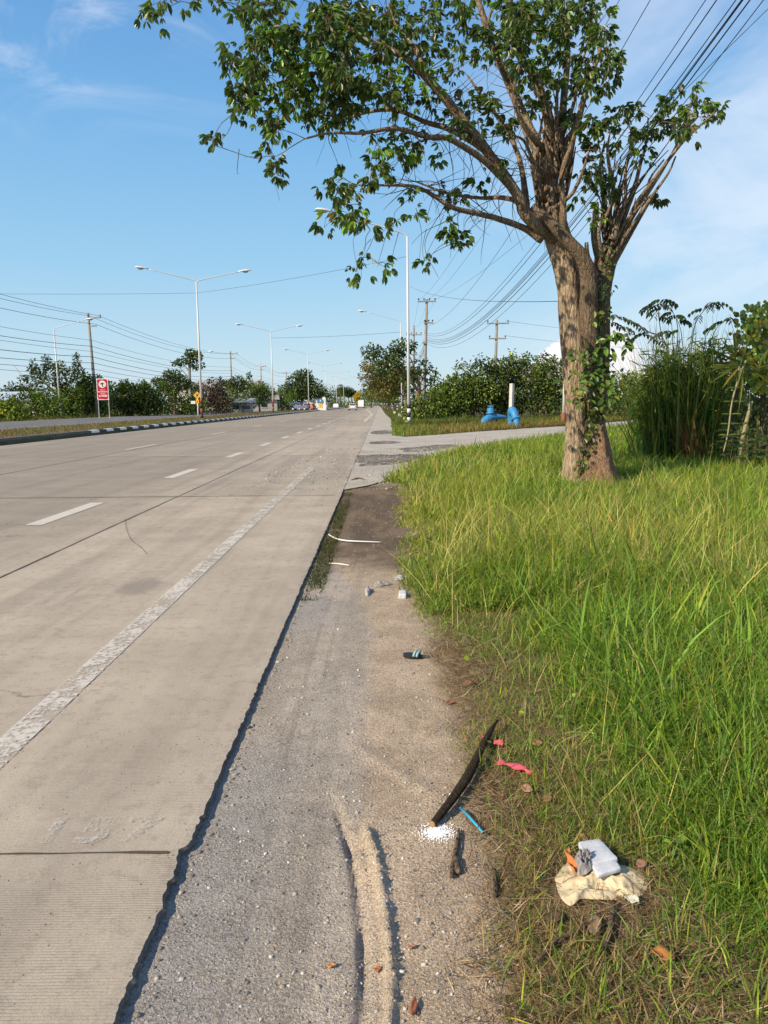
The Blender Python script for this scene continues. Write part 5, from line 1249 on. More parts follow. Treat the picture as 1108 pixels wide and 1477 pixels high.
def car(label, base, rz, colr, L=4.1, Wd=1.72, Hh=1.5, group=None, kind='hatch', name='car'):
    t = thing(name, label, 'car' if name == 'car' else 'truck', base, rz, group)
    if kind == 'hatch':
        prof = [(-L/2, .35), (-L/2-.02, .75), (-L/2+.08, .95), (L/2-1.1, .92), (L/2-.1, .75), (L/2, .45), (L/2-.05, .28), (-L/2+.05, .28)]
        cab = [(-L/2+.05, .94), (-L/2+.45, Hh-.05), (-L/2+.8, Hh), (.1, Hh), (.55, Hh-.06), (L/2-1.15, .92)]
    elif kind == 'pickup':
        prof = [(-L/2, .5), (-L/2, 1.05), (L/2-1.3, 1.05), (L/2-.1, .95), (L/2, .6), (L/2-.05, .4), (-L/2+.05, .4)]
        cab = [(-.5, 1.04), (-.35, 1.7), (.5, 1.72), (1.05, 1.04)]
    else:
        prof = [(-L/2, .6), (-L/2, 2.9), (L/2-1.9, 2.9), (L/2-1.9, .9), (L/2-.02, .9), (L/2-.02, .45), (-L/2, .5)]
        cab = [(L/2-1.8, .9), (L/2-1.8, 2.3), (L/2-.5, 2.3), (L/2-.08, 1.5), (L/2-.03, .9)]
    def loft(poly, w0, w1, zlo, zhi):
        n = len(poly); V = []
        for sx in (-1, 1):
            for y, z in poly:
                f = (z-zlo)/max(.01, zhi-zlo); V.append((sx*(w0+(w1-w0)*f)/2, y, z))
        return V, [np.array([[i, (i+1) % n, n+(i+1) % n, n+i] for i in range(n)]), np.array([list(range(n))[::-1]]), np.array([list(range(n, 2*n))])]
    b = MB(); b.add(*loft(prof, Wd, Wd*.97, .3, 1.0 if kind != 'truck' else 2.9), colr); o = b.build('body', M['col'], t)
    b = MB(); z0, z1 = min(z for _, z in cab), max(z for _, z in cab); b.add(*loft(cab, Wd*.94, Wd*.78 if kind != 'truck' else Wd*.92, z0, z1), colr); cb_ = b.build('cabin', M['col'], t)
    zm = (z0+z1)/2+.05
    b = MB(); yb = min(y for y, _ in cab); b.box((0, yb+.19 if kind == 'hatch' else yb+.05, zm), (Wd*.74, .06, (z1-z0)*.55), 0, -.6 if kind == 'hatch' else 0); b.build('rear_window', M['dark_glass'], cb_)
    yf = max(y for y, _ in cab); b = MB(); b.box((0, yf-.30, zm), (Wd*.74, .06, (z1-z0)*.7), 0, .75 if kind != 'truck' else .3); b.build('windscreen', M['dark_glass'], cb_)
    for sx in (-1, 1):
        b = MB(); b.box((sx*Wd*.435, (yb+yf)/2-.1, zm), (.05, (yf-yb)*.55, (z1-z0)*.5), 0, 0, -sx*.13 if kind != 'truck' else 0); b.build('side_window', M['dark_glass'], cb_)
        b = MB(); b.box((sx*Wd*.42, -L/2-.02, .82 if kind != 'truck' else .7), (.2, .06, .3), col=(.5, .02, .02)); b.build('tail_light', M['col'], t)
        b = MB(); b.box((sx*Wd*.38, L/2-.03, .66), (.3, .08, .16), col=(.8, .8, .75)); b.build('headlight', M['col'], t)
        for yw in (-L/2+.75, L/2-.78):
            b = MB(); b.tube([(sx*(Wd/2-.2), yw, .32), (sx*(Wd/2+.01), yw, .32)], .32 if kind != 'truck' else .42, 16); wh = b.build('wheel', M['black'], t)
            b = MB(); b.tube([(sx*(Wd/2-.02), yw, .32), (sx*(Wd/2+.025), yw, .32)], .19, 12); b.build('rim', M['lamp'], wh)
    b = MB(); b.box((0, -L/2-.02, .62 if kind != 'truck' else .8), (.42, .03, .14), col=(.75, .75, .72)); b.build('number_plate', M['col'], t)
    b = MB(); b.box((0, -L/2+.02, .36), (Wd*.96, .14, .16), col=(.06, .06, .065)); b.build('bumper', M['col'], t)
    return t
car('silver-white hatchback driving away in the middle of the road', (at(509, 600, 178)[0], 178, 0), 0, (.66, .66, .67), 4.0, 1.8, 1.55)
car('white truck ahead of the hatchback, below the yellow tree', (at(521, 600, 285)[0], 285, 0), math.pi, (.72, .72, .72), 6.0, 2.2, 2.9, None, 'truck', 'truck')
car('white car coming the other way near the fifth median lamp', (at(485, 600, 240)[0], 240, .15), math.pi, (.7, .7, .7))
PK = 'vehicles parked under the big round tree'
for px, Y, c_, kd, rz, lb in ((433, 178, (.11, .17, .30), 'pickup', 1.3, 'blue pickup parked under the big round tree'), (442, 184, (.42, .16, .07), 'hatch', 1.2, 'orange-brown car parked under the big round tree'), (426, 186, (.05, .07, .12), 'hatch', 1.5, 'dark car parked at the left under the big round tree'), (458, 190, (.62, .62, .60), 'truck', 1.4, 'white box truck parked right of the third median lamp')):
    car(lb, (at(px, 600, Y)[0], Y, .15), rz, c_, 4.4 if kd != 'truck' else 5.2, 1.75, 1.5, PK, kd, 'car' if kd != 'truck' else 'truck')
#PART5
# ------------------------------------------------------------------ right-hand clump, shrub with creeper
pc = gd(985, 668, 0); CY_ = 17.5; pcx = at(990, 600, CY_)[0]
t = thing('tall_grass_clump', 'tall dark green grass clump to the right of the big tree', 'plant', (pcx, CY_, 0))
n = 1900
bx = np.column_stack([rng.normal(0, .46, n), rng.normal(0, .35, n), np.full(n, -.05)])
ang = np.where(rng.random(n) < .6, np.arctan2(bx[:, 1]+rng.normal(0, .3, n), bx[:, 0]+rng.normal(0, .35, n)), rng.uniform(0, 6.28, n))
hh = rng.uniform(.9, 3.1, n)*np.exp(-0.30*np.abs(bx[:, 0]+.1)); hh *= .8+.4*fbm(bx[:, 0]*2+5, bx[:, 1]*2, 301, 2); tall_ = rng.random(n) < .14; hh[tall_] = rng.uniform(2.5, 3.6, int(tall_.sum()))
V, F, nv = blades(bx, ang, np.abs(rng.normal(.05, .10, n)), hh, rng.uniform(.014, .032, n), np.clip(np.abs(rng.normal(.25, .40, n)), 0, .9), 6)
k = rng.random(n); cc = leafcol(n, (.135, .20, .045), .40, .25); cc[k < .10] = np.array([.20, .14, .06])*rng.uniform(.6, 1.3, (int((k < .10).sum()), 1))
mesh_np('blades', V, F, M['grass'], t, np.repeat(cc, nv, 0))
V, F, c = blob_foliage([(-.65, -.1, 1.7, .55, .5, .9), (.1, -.3, 1.2, .8, .5, 1.1), (.55, -.2, 1.9, .55, .5, .9), (-.2, 0, 2.1, .5, .4, .6), (-.85, 0, 1.2, .35, .4, .6), (.35, -.1, 2.3, .3, .3, .5)], 3000, .28, .030, (.17, .245, .05), .45, .25, .8, 1.0, .5)
mesh_np('side_leaves', V, F, M['grass'], t, c)
n = 90; bx = np.column_stack([rng.normal(-.05, .12, n), rng.normal(-.75, .1, n), np.full(n, 0)])
V, F, nv = blades(bx, rng.uniform(2.6, 4.2, n), rng.uniform(0, .5, n), rng.uniform(.7, 1.35, n), rng.uniform(.02, .04, n), rng.uniform(0, .6, n), 4)
mesh_np('dry_blades', V, F, M['dry'], t, np.repeat(leafcol(n, (.36, .19, .075), .3, .1), nv, 0))
b = MB(); 
for k in range(26):
    x0, y0 = rng.normal(0, .35), rng.normal(0, .3); b.tube([(x0, y0, 0), (x0*1.2, y0, 1.2), (x0*1.5+rng.normal(0, .1), y0, rng.uniform(1.8, 2.8))], [.018, .014, .006], 5, None, 0, 3)
b.build('stalks', paint('stalk', (.11, .12, .05), .7), t)
# pinnate shrub: thin stems with dark drooping leaflets
def pinnate(b_, L_, tipd, n=9, droop=.5):
    """one compound leaf: leaflets along a rachis"""
    c, d, nn = [], [], []
    p = np.array(b_, float); dirv = unit(np.array(tipd, float)); side = unit(np.cross(dirv, [0, 0, 1.0]))
    for q in range(n):
        f = q/n; p = p+dirv*L_/n; dirv = unit(dirv+[0, 0, -droop/n])
        for s_ in (-1, 1):
            c.append(p.copy()); d.append(unit(side*s_*.9+dirv*.5+np.array([0, 0, -.45]))); nn.append(unit(np.array([0, -.2, 1.0])+side*s_*.4))
    return c, d, nn
t = thing('pinnate_shrub', 'spindly shrub with dark drooping leaflets on thin stems rising left of the tall grass clump', 'shrub', (pcx-.3, CY_+.5, 0))
tb = np.array([pcx-.3, CY_+.5, 0])
stems = [[(960, 660), (968, 560), (962, 500), (930, 475), (900, 462), (884, 455)], [(962, 660), (966, 560), (960, 495), (940, 480), (915, 483), (880, 465)], [(968, 655), (962, 540), (952, 470), (950, 450), (955, 432)], [(970, 655), (972, 540), (978, 480), (970, 450), (945, 440)],
         [(985, 650), (996, 520), (1002, 470), (1018, 445), (1028, 436)], [(990, 650), (985, 500), (975, 455)], [(1000, 650), (1015, 540), (1030, 480), (1050, 460)], [(962, 655), (950, 540), (942, 500), (960, 478)]]
b = MB(); c, d, nn = [], [], []
for st in stems:
    P = np.array([at(a, e, CY_+.4+rng.normal(0, .1)) for a, e in st]); P[0][2] = -0.05
    b.tube(P-tb, np.linspace(.016, .005, len(P)), 5, None, 0, 4)
    pr = catmull(P, 6)
    for q in list(range(int(len(pr)*.62), len(pr), 3))+[len(pr)-1]:
        for _ in range(2 if q == len(pr)-1 else 1):
            a_ = rng.uniform(0, 6.28); c1, d1, n1 = pinnate(pr[q], rng.uniform(.25, .42), (math.cos(a_), math.sin(a_)*.6, .15), 4, 1.2); c += c1; d += d1; nn += n1
b.build('stem', M['bark_dark'], t, True)
c, d, nn = map(np.array, (c, d, nn)); n = len(c); Lf = rng.uniform(.11, .20, n)
V, F = leaves(c-tb, d, nn, Lf, Lf*.40, .1, .2); mesh_np('foliage', V, F, M['leaf'], t, np.repeat(leafcol(n, (.050, .080, .026), .35, .1), 6, 0))
# shrub hung with heart-leaved creeper at the right edge
vx = at(1082, 600, 15.8)[0]; vb = np.array([vx, 15.8, 0])
t = thing('creeper_shrub', 'shrub hung with yellow-green heart-leaved creeper at the right edge', 'shrub', tuple(vb))
b = MB(); c, d, nn, Lx, cl = [], [], [], [], []
for k in range(30):
    x0, y0 = rng.normal(.2, .35), rng.normal(0, .3); top = np.array([x0+rng.normal(.1, .35), y0+rng.normal(0, .2), rng.uniform(1.6, 3.5)])
    P = [(x0, y0, 0), (x0+rng.normal(0, .1), y0, top[2]*.5), tuple(top)]; b.tube(P, [.014, .010, .004], 5, None, 0, 3)
b.build('stem', M['bark_dark'], t, True)
def hearts(n, cx, cz, rx, rz, size, base, yel, front=-.45):
    for _ in range(n):
        a = rng.random()*6.28; r = math.sqrt(rng.random()); c.append((cx+rx*r*math.cos(a), front+rng.normal(0, .22), cz+rz*r*math.sin(a)))
        d.append(unit(np.array([rng.normal(0, .5), -.3, -1+rng.normal(0, .4)]))); nn.append(unit(np.array([rng.normal(-.3, .4), -1, .5+rng.normal(0, .3)]))); Lx.append(size*rng.uniform(.6, 1.25)); cl.append(leafcol(1, base, .35, yel)[0])
hearts(340, .3, 2.85, .7, .55, .12, (.22, .29, .045), .5); hearts(420, .15, 2.3, .75, .75, .13, (.19, .25, .04), .5); hearts(70, -.15, 3.1, .45, .22, .12, (.13, .18, .03), .5); hearts(330, .4, 1.5, .9, .7, .11, (.12, .17, .035), .3, -.2); hearts(60, -.1, 2.0, .35, .45, .17, (.27, .36, .04), .3, -.7); hearts(40, -.1, 2.3, .7, .6, .13, (.36, .20, .09), .1, -.5); hearts(150, -.15, 2.6, .55, .55, .09, (.26, .34, .045), .4, -.65)
hearts(500, .4, .8, 1.0, .7, .10, (.10, .15, .035), .2, 0)
c_, d_, n_ = map(np.array, (c, d, nn)); Lx = np.array(Lx)
V, F = leaves(c_, d_, n_, Lx, Lx*.95, .1, .15); mesh_np('foliage', V, F, M['leaf'], t, np.repeat(np.array(cl), 6, 0))
n = 260; bx = np.column_stack([rng.normal(.3, .6, n), rng.normal(0, .3, n), rng.uniform(.3, 2.2, n)])
V, F, nv = blades(bx, rng.uniform(0, 6.28, n), rng.uniform(.2, 1.2, n), rng.uniform(.4, .9, n), np.full(n, .014), rng.uniform(.2, 1.0, n), 4)
mesh_np('dry_blades', V, F, M['dry'], t, np.repeat(leafcol(n, (.20, .15, .07), .4, .1), nv, 0))
# a palm-like fan of pale stiff leaves in front of it
fb = at(1074, 600, 14.6)[0]; fbv = np.array([fb, 14.6, 0])
t = thing('spiky_palm', 'spiky palm-like plant with pale stiff leaves at the right edge', 'plant', tuple(fbv))
b = MB(); b.tube([(0, .2, 0), (.05, .1, .7), (.12, 0, 1.35)], [.05, .04, .03], 7, None, .1, 3)
ST = [at(a, e, 14.5)-fbv for a, e in ((1043, 655), (1050, 625), (1056, 580), (1066, 545), (1076, 520))]
b.tube(ST, [.012, .014, .016, .018, .018], 6, None, .1, 4); b.build('stem', paint('palm_stem', (.30, .26, .13), .7), t, True)
c, d, nn, Lx = [], [], [], []
hub = at(1066, 527, 14.5)-fbv
for a in np.linspace(95, 262, 13):
    a = math.radians(a+rng.normal(0, 4)); c.append(hub+rng.normal(0, .03, 3)); d.append((math.cos(a), -.35+rng.normal(0, .2), math.sin(a)*.55)); nn.append((0, -.4, 1)); Lx.append(rng.uniform(.55, .95))
def fan(name):
    global c, d, nn, Lx
    ca, da, na, La = map(np.array, (c, d, nn, Lx)); V, F = leaves(ca, unit(da), unit(na), La, .045, .3, .12)
    mesh_np(name, V, F, M['grass'], t, np.repeat(leafcol(len(ca), (.19, .22, .06), .25, .2), 6, 0)); c, d, nn, Lx = [], [], [], []
fan('leaf_fan')
hub2 = at(1090, 535, 14.7)-fbv
for a in np.linspace(-60, 200, 16):
    a = math.radians(a); c.append(hub2+rng.normal(0, .03, 3)); d.append((math.cos(a), rng.normal(-.2, .3), math.sin(a)*.5)); nn.append((0, -.4, 1)); Lx.append(rng.uniform(.5, .9))
fan('leaf_fan')
for e in (560, 580, 598, 612, 628):
    p = at(np.interp(e, [545, 580, 625, 655], [1066, 1056, 1050, 1043]), e, 14.5)-fbv
    c.append(p); d.append((1.0, -.2, .15)); nn.append((0, -.3, 1)); Lx.append(.22); c.append(p); d.append((-1.0, -.2, .15)); nn.append((0, -.3, 1)); Lx.append(.2)
fan('thorns')
# feathery low weed
wb = np.array([at(1085, 600, 14.2)[0], 14.2, 0]); t = thing('feathery_weed', 'low feathery weed below the creeper shrub at the right edge', 'plant', tuple(wb))
b = MB(); c, d, nn = [], [], []
for k in range(22):
    a_ = rng.uniform(0, 6.28); x0, y0 = rng.normal(0, .25), rng.normal(0, .25); h_ = rng.uniform(.4, .9)
    b.tube([(x0, y0, 0), (x0+.05, y0, h_*.6), (x0+.15*math.cos(a_), y0+.15*math.sin(a_), h_)], [.008, .006, .003], 5)
    for q in range(4):
        a2 = rng.uniform(0, 6.28); c1, d1, n1 = pinnate((x0+.1*math.cos(a_), y0+.1*math.sin(a_), h_*rng.uniform(.5, 1)), rng.uniform(.2, .35), (math.cos(a2), math.sin(a2), .3), 9, .6); c += c1; d += d1; nn += n1
b.build('stem', M['bark_dark'], t); c, d, nn = map(np.array, (c, d, nn)); n = len(c)
V, F = leaves(c, d, nn, np.full(n, .07), .022, .1, .1); mesh_np('foliage', V, F, M['leaf'], t, np.repeat(leafcol(n, (.05, .085, .02), .3, .15), 6, 0))

# ------------------------------------------------------------------ grass of the near verge
def in_drive(x, y): return inside(x, y, DRV) | ((x < EDGE+0.02))
def field(n, y0, y1, x0f, x1f, pw=1.0):
    u = rng.random(n); y = y0*(y1/y0)**u if pw == 0 else y0+(y1-y0)*u**pw
    x = x0f(y)+(x1f(y)-x0f(y))*rng.random(n); return x, y
def xr(y): return 0.56*y+1.6
GV = []; BAG = gd(864, 1272)[:2]
def grass(n, y0, y1, x0, x1, h, w, lean, bend, colf, keep=None, seg=3, pw=0, L=GV):
    x, y = field(n, y0, y1, x0, x1, pw)
    k = ~in_drive(x, y)
    if keep is not None: k &= rng.random(n) < keep(x, y)
    bgx, bgy = BAG; k &= (((x-bgx)/.19)**2+((y-bgy+.05)/.17)**2 > 1) | (rng.random(n) < .06)
    x, y = x[k], y[k]; n = len(x)
    if n == 0: return
    hh = h(x, y)*np.exp(rng.normal(0, .28, n)); hh = hh*(.28+.72*ss(np.hypot((x-TB[0]-.15)/1.1, (y-TB[1]+.35)/1.5), .55, 1.15)); z = gz(x, y)-0.004
    V, F, nv = blades(np.column_stack([x, y, z]), rng.uniform(0, 6.28, n), np.abs(rng.normal(0, lean, n)), hh, w(x, y)*rng.uniform(.6, 1.3, n), np.abs(rng.normal(bend, bend*.6, n)), seg)
    L.append((V, F, np.repeat(colf(x, y, n), nv, 0)))
def flush(L, name, mat, label):
    off = 0; Vs, Qs, Ts, Cs = [], [], [], []
    for V, F, c in L:
        Qs.append(F[0]+off); Ts.append(F[1]+off); Vs.append(V); Cs.append(c); off += len(V)
    o = mesh_np(name, np.concatenate(Vs), [np.concatenate(Qs), np.concatenate(Ts)], mat, None, np.concatenate(Cs)); stuff(o, label, 'grass'); print(name, off); L.clear(); return o
def ge(y): return grass_edge_x(y)
def patch(x, y, s=1.1, seed=201): return fbm(x*s+50, y*s*.8+50, seed, 3)
def col_green(x, y, n):
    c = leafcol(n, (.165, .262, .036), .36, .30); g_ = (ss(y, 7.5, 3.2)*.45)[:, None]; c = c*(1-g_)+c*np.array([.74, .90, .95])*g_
    p = patch(x, y, .9, 205)
    yel = np.clip(ss(p, .40, .62)*.85*ss(y, 3.8, 8.0)*ss(x, 6, 2.5)+.10*ss(y, 3, 6), 0, 1)*rng.random(n)
    c = c*(1-yel[:, None])+np.array([.42, .40, .075])*yel[:, None]
    dry = rng.random(n) < (.06+.50*ss(y, 4.2, 1.8)*ss(x-ge(y), .80, .15)); c[dry] = np.array([.33, .24, .10])*np.exp(rng.normal(0, .25, int(dry.sum())))[:, None]
    return np.clip(c, .005, .6)
def lush(x, y):   # how tall the grass stands: low mat by the soil, tall further in
    d = x-ge(y); return .26+.74*ss(d+.45*(patch(x, y, 1.6, 207)-.5), .40, 1.10)*ss(y+2.2*np.maximum(0, d-.45), 1.9, 3.6)
bare = lambda x, y: ss(x-ge(y)+.40*(patch(x, y, 2.2, 209)-.5), .02, .45)
edge_h = lambda x, y: .30+.70*ss(x-ge(y)+.7*(patch(x, y, 1.8, 206)-.5), .05, 1.0)
# low mat near the soil
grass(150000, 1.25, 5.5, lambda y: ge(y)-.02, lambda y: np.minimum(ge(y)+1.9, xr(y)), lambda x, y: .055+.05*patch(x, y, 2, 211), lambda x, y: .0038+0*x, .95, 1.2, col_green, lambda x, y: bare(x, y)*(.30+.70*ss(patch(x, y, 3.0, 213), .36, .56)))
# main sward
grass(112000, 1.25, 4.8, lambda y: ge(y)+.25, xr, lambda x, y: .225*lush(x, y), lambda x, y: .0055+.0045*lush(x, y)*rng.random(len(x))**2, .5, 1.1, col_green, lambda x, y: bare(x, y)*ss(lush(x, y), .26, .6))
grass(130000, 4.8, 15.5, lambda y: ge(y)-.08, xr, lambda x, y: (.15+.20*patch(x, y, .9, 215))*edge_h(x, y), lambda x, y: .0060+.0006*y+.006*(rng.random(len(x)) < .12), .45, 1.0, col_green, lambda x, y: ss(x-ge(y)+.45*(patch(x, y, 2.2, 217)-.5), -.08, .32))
grass(45000, 13.0, 48, lambda y: np.interp(y, [13, 13.7, 22, 31, 45], [.0, .1, 1.4, 6.5, 14]), xr, lambda x, y: .18+.10*patch(x, y, .5, 219), lambda x, y: .010+.0007*y, .35, .6, col_green)
# broad-bladed tufts, larger to the right
grass(12000, 1.6, 10, lambda y: ge(y)+.75, xr, lambda x, y: .17+.17*ss(y, 1.8, 3.2), lambda x, y: .0125+0*x, .7, 1.0, lambda x, y, n: leafcol(n, (.19, .33, .042), .25, .25), lambda x, y: ss(patch(x, y, 1.3, 221), .36, .56), 4)
flush(GV, 'grass', M['grass'], 'green grass covering the verge at the right')
# straw-coloured seed stalks
def col_stalk(x, y, n): return leafcol(n, (.40, .36, .12), .25, .1)
grass(11000, 4.4, 15.5, lambda y: ge(y)+.15, xr, lambda x, y: .42+0*x, lambda x, y: .0032+.0003*y, .40, .6, col_stalk, lambda x, y: ss(patch(x, y, .7, 223), .42, .62)*ss(x, 5.5, 2.0))
grass(1500, 2.0, 5, lambda y: ge(y)+.35, xr, lambda x, y: .24+0*x, lambda x, y: .0026+0*x, .7, .6, col_stalk, None)
flush(GV, 'seeding_grass', M['dry'], 'straw-coloured seeding grass stalks on the verge')
# broad weeds with round leaves
c, d, nn, Lx = [], [], [], []
for px, py, k in ((790, 1026, 4), (735, 1033, 3), (765, 1025, 2), (830, 1010, 5), (960, 1000, 18), (930, 1010, 14), (990, 985, 10), (970, 1210, 5), (942, 1258, 1), (1000, 1195, 4), (905, 1070, 6), (1010, 1050, 8), (700, 945, 5), (640, 905, 5), (1060, 1100, 8)):
    p = gd(px, py, .06)
    for q in range(k):
        c.append(p+rng.normal(0, .05, 3)*[1.2, 1.6, .4]); a = rng.uniform(0, 6.28); d.append((math.cos(a), math.sin(a), .2)); nn.append((rng.normal(0, .3), rng.normal(-.2, .3), 1)); Lx.append(rng.uniform(.02, .036))
c, d, nn, Lx = map(np.array, (c, d, nn, Lx)); V, F = leaves(c, unit(d), unit(nn), Lx, Lx*.95, .08, .1)
stuff(mesh_np('weeds', V, F, M['leaf'], None, np.repeat(leafcol(len(c), (.16, .27, .03), .3, .3), 6, 0)), 'round-leaved yellow-green weeds among the grass', 'weeds')
# dead grass lying on the soil
def litter_straw(n, y0, y1, keep, cols, Lr, w, zoff=.006, L=GV, x0=None, x1=None):
    x, y = field(n, y0, y1, x0 or (lambda y: ge(y)-.10), x1 or (lambda y: np.minimum(ge(y)+1.1, xr(y))), 0)
    k = rng.random(n) < keep(x, y); x, y = x[k], y[k]; n = len(x); a = rng.uniform(0, 6.28, n); Ls = Lr*np.exp(rng.normal(0, .4, n))
    V, F, nv = blades(np.column_stack([x, y, gz(x, y)+zoff+rng.random(n)*.012]), a, rng.uniform(1.25, 1.65, n), Ls, w*rng.uniform(.6, 1.4, n), rng.normal(0.05, .25, n), 3)
    L.append((V, F, np.repeat(np.asarray(cols)[rng.integers(0, len(cols), n)]*np.exp(rng.normal(0, .3, n))[:, None], nv, 0)))
STRAW = [(.34, .24, .12), (.26, .17, .085), (.18, .11, .055), (.42, .33, .19), (.11, .07, .04)]
dens = lambda x, y: ss(x-ge(y)+.30*(patch(x, y, 2.5, 231)-.5), -.03, .22)*ss(x-ge(y), .85, .45)
litter_straw(52000, 1.2, 4.2, dens, STRAW, .055, .0022)
litter_straw(16000, 3.5, 9.5, lambda x, y: dens(x, y)*.8, STRAW, .08, .003)
litter_straw(900, 1.2, 5, lambda x, y: np.full(x.shape, .5), STRAW, .05, .0015, .002, GV, lambda y: np.full(y.shape, EDGE+.1), lambda y: ge(y))
flush(GV, 'dead_grass', M['dry'], 'dry brown dead grass lying on the soil edge')
# weeds along the slab edge, median and far verges
def cg(base, yel): return lambda x, y, n: leafcol(n, base, .3, yel)
grass(5000, 5.2, 12.8, lambda y: EDGE+.01+0*y, lambda y: EDGE+.16+0*y, lambda x, y: .045+0*x, lambda x, y: .006+0*x, .5, .8, cg((.06, .075, .025), .4), lambda x, y: ss(fbm(x*2, y*1.4, 233, 3), .36, .56))
flush(GV, 'edge_weeds', M['grass'], 'small weeds growing along the broken slab edge')
def strip_grass(n, x0, x1, y0, y1, h, w, base, yel, keep=None, pw=1.6):
    y = y0+(y1-y0)*rng.random(n)**pw; x = rng.uniform(x0, x1, n) if np.isscalar(x0) else x0(y)+(x1(y)-x0(y))*rng.random(n)
    if keep is not None: k = keep(x, y); x, y = x[k], y[k]
    n = len(x); zb = np.where(x < -13.9, np.where((x > -19.4), .22, .1), gz(x, y))
    V, F, nv = blades(np.column_stack([x, y, zb]), rng.uniform(0, 6.28, n), np.abs(rng.normal(0, .35, n)), h*np.exp(rng.normal(0, .3, n)), w*rng.uniform(.6, 1.4, n), np.abs(rng.normal(.5, .3, n)), 3)
    return V, F, np.repeat(leafcol(n, base, .3, yel), nv, 0)
GV.append(strip_grass(22000, -18.9, -13.98, 22, 150, .13, .02, (.13, .12, .035), .4)); flush(GV, 'median_grass', M['grass'], 'short dry grass on the median')
GV.append(strip_grass(15000, -46, -31.4, 55, 200, .42, .035, (.085, .10, .028), .35)); flush(GV, 'far_verge_grass', M['grass'], 'rough grass on the verge across the road')
GV.append(strip_grass(26000, lambda y: np.where(y < 52, 1.05, .95)+0*y, lambda y: np.where(y < 60, 2.5+(y-44)*1.5, 8), 46, 220, .34, .03, (.10, .14, .03), .35, lambda x, y: ~in_drive(x, y), 2.2))
def corner(n, base, yel, h, depth):
    x = rng.uniform(1.15, 26, n); o_ = np.argsort(dfar[:, 0]); y = np.interp(x, dfar[o_, 0], dfar[o_, 1])+rng.random(n)**1.3*depth
    y = np.where(x < 2.2, 32+18*rng.random(n), y); k = ~in_drive(x, y); x, y = x[k], y[k]; n = len(x)
    V, F, nv = blades(np.column_stack([x, y, gz(x, y)-.01]), rng.uniform(0, 6.28, n), np.abs(rng.normal(0, .4, n)), h*np.exp(rng.normal(0, .3, n)), .03*rng.uniform(.6, 1.4, n), np.abs(rng.normal(.5, .3, n)), 3)
    return V, F, np.repeat(leafcol(n, base, .3, yel), nv, 0)
xq = rng.uniform(.2, 2.8, 9000); yq = 29+24*rng.random(9000); kq = ~in_drive(xq, yq); xq, yq = xq[kq], yq[kq]; nq = len(xq)
V, F, nv = blades(np.column_stack([xq, yq, gz(xq, yq)-.01]), rng.uniform(0, 6.28, nq), np.abs(rng.normal(0, .45, nq)), .17*np.exp(rng.normal(0, .35, nq)), .028*rng.uniform(.6, 1.4, nq), np.abs(rng.normal(.5, .3, nq)), 3)
GV.append((V, F, np.repeat(leafcol(nq, (.16, .22, .045), .3, .35), nv, 0)))
GV.append(corner(16000, (.15, .17, .04), .45, .26, 16)); GV.append(corner(6000, (.26, .17, .075), .3, .22, 9))
flush(GV, 'verge_grass', M['grass'], 'grass on the verge beyond the driveway')

# ------------------------------------------------------------------ gravel
def stones(n, xf, yf, r0, r1, cols, z=0.0):
    ico = bmesh.new(); bmesh.ops.create_icosphere(ico, subdivisions=1, radius=1); P = np.array([v.co[:] for v in ico.verts]); Fi = np.array([[v.index for v in f.verts] for f in ico.faces]); ico.free()
    x, y = xf(n), yf(n); r = r0*(r1/r0)**(rng.random(n)**2.2); nv = len(P)
    V = P[None]*(r[:, None, None]*rng.uniform(.6, 1.2, (n, 1, 3)))*(1+.25*(rng.random((n, nv, 1))-.5))
    a = rng.uniform(0, 6.28, n); ca, sa = np.cos(a)[:, None], np.sin(a)[:, None]
    Vx = V[..., 0]*ca-V[..., 1]*sa; Vy = V[..., 0]*sa+V[..., 1]*ca
    zz = gz(x, y) if z is None else np.full(n, z)
    V = np.stack([Vx+x[:, None], Vy+y[:, None], V[..., 2]*.7+zz[:, None]+r[:, None]*.25], -1).reshape(-1, 3)
    F = (Fi[None]+np.arange(n)[:, None, None]*nv).reshape(-1, 3)
    c = np.asarray(cols)[rng.integers(0, len(cols), n)]*np.exp(rng.normal(0, .2, n))[:, None]
    return V, F, np.repeat(c, nv, 0)
GC = [(.36, .33, .29), (.28, .26, .235), (.45, .42, .37), (.20, .175, .15), (.36, .27, .19), (.55, .52, .47)]
Y1 = lambda n: 1.1*(13/1.1)**(rng.random(n)**1.15)
V1 = stones(5200, lambda n: EDGE+.03+rng.random(n)**.8*.9, Y1, .0018, .0075, GC, None)
yg = []
def yA(n): 
    y = 13.5+16*rng.random(n)**1.3; yg.append(y); return y
V2 = stones(2600, lambda n: rng.uniform(-2.2, 2.5, n), lambda n: 12.0+12*rng.random(n), .006, .022, GC, .002)
# broken lumps along the ridge and the slab edge
rp = catmull(RIDGE, 12); kk = rng.integers(0, len(rp), 90)
V3 = stones(90, lambda n: rp[kk, 0]+rng.normal(0, .018, n), lambda n: rp[kk, 1]+rng.normal(0, .02, n), .002, .0075, [(.36, .29, .20), (.26, .21, .15), (.44, .36, .25)], None)
yy_ = rng.uniform(1.1, 9, 420)
V4 = stones(420, lambda n: slab_edge(yy_)+.025+np.abs(rng.normal(0, .02, n)), lambda n: yy_, .003, .012, [(.26, .23, .19), (.18, .16, .13), (.36, .32, .26)], None)
mb = MB()
for V, F, c in (V1, V2, V3, V4): mb.add(V, F, c)
stuff(mb.build('gravel', M['col']), 'loose gravel and grit on the shoulder', 'gravel')

# ------------------------------------------------------------------ litter and small things by the verge
def drop(px, py, lift=.012):
    z = -.02
    for _ in range(4):
        p = gd(px, py, z+lift); z = float(gz(p[:1], p[1:2])[0])
    return np.array([p[0], p[1], float(gz(np.array([p[0]]), np.array([p[1]]))[0])])
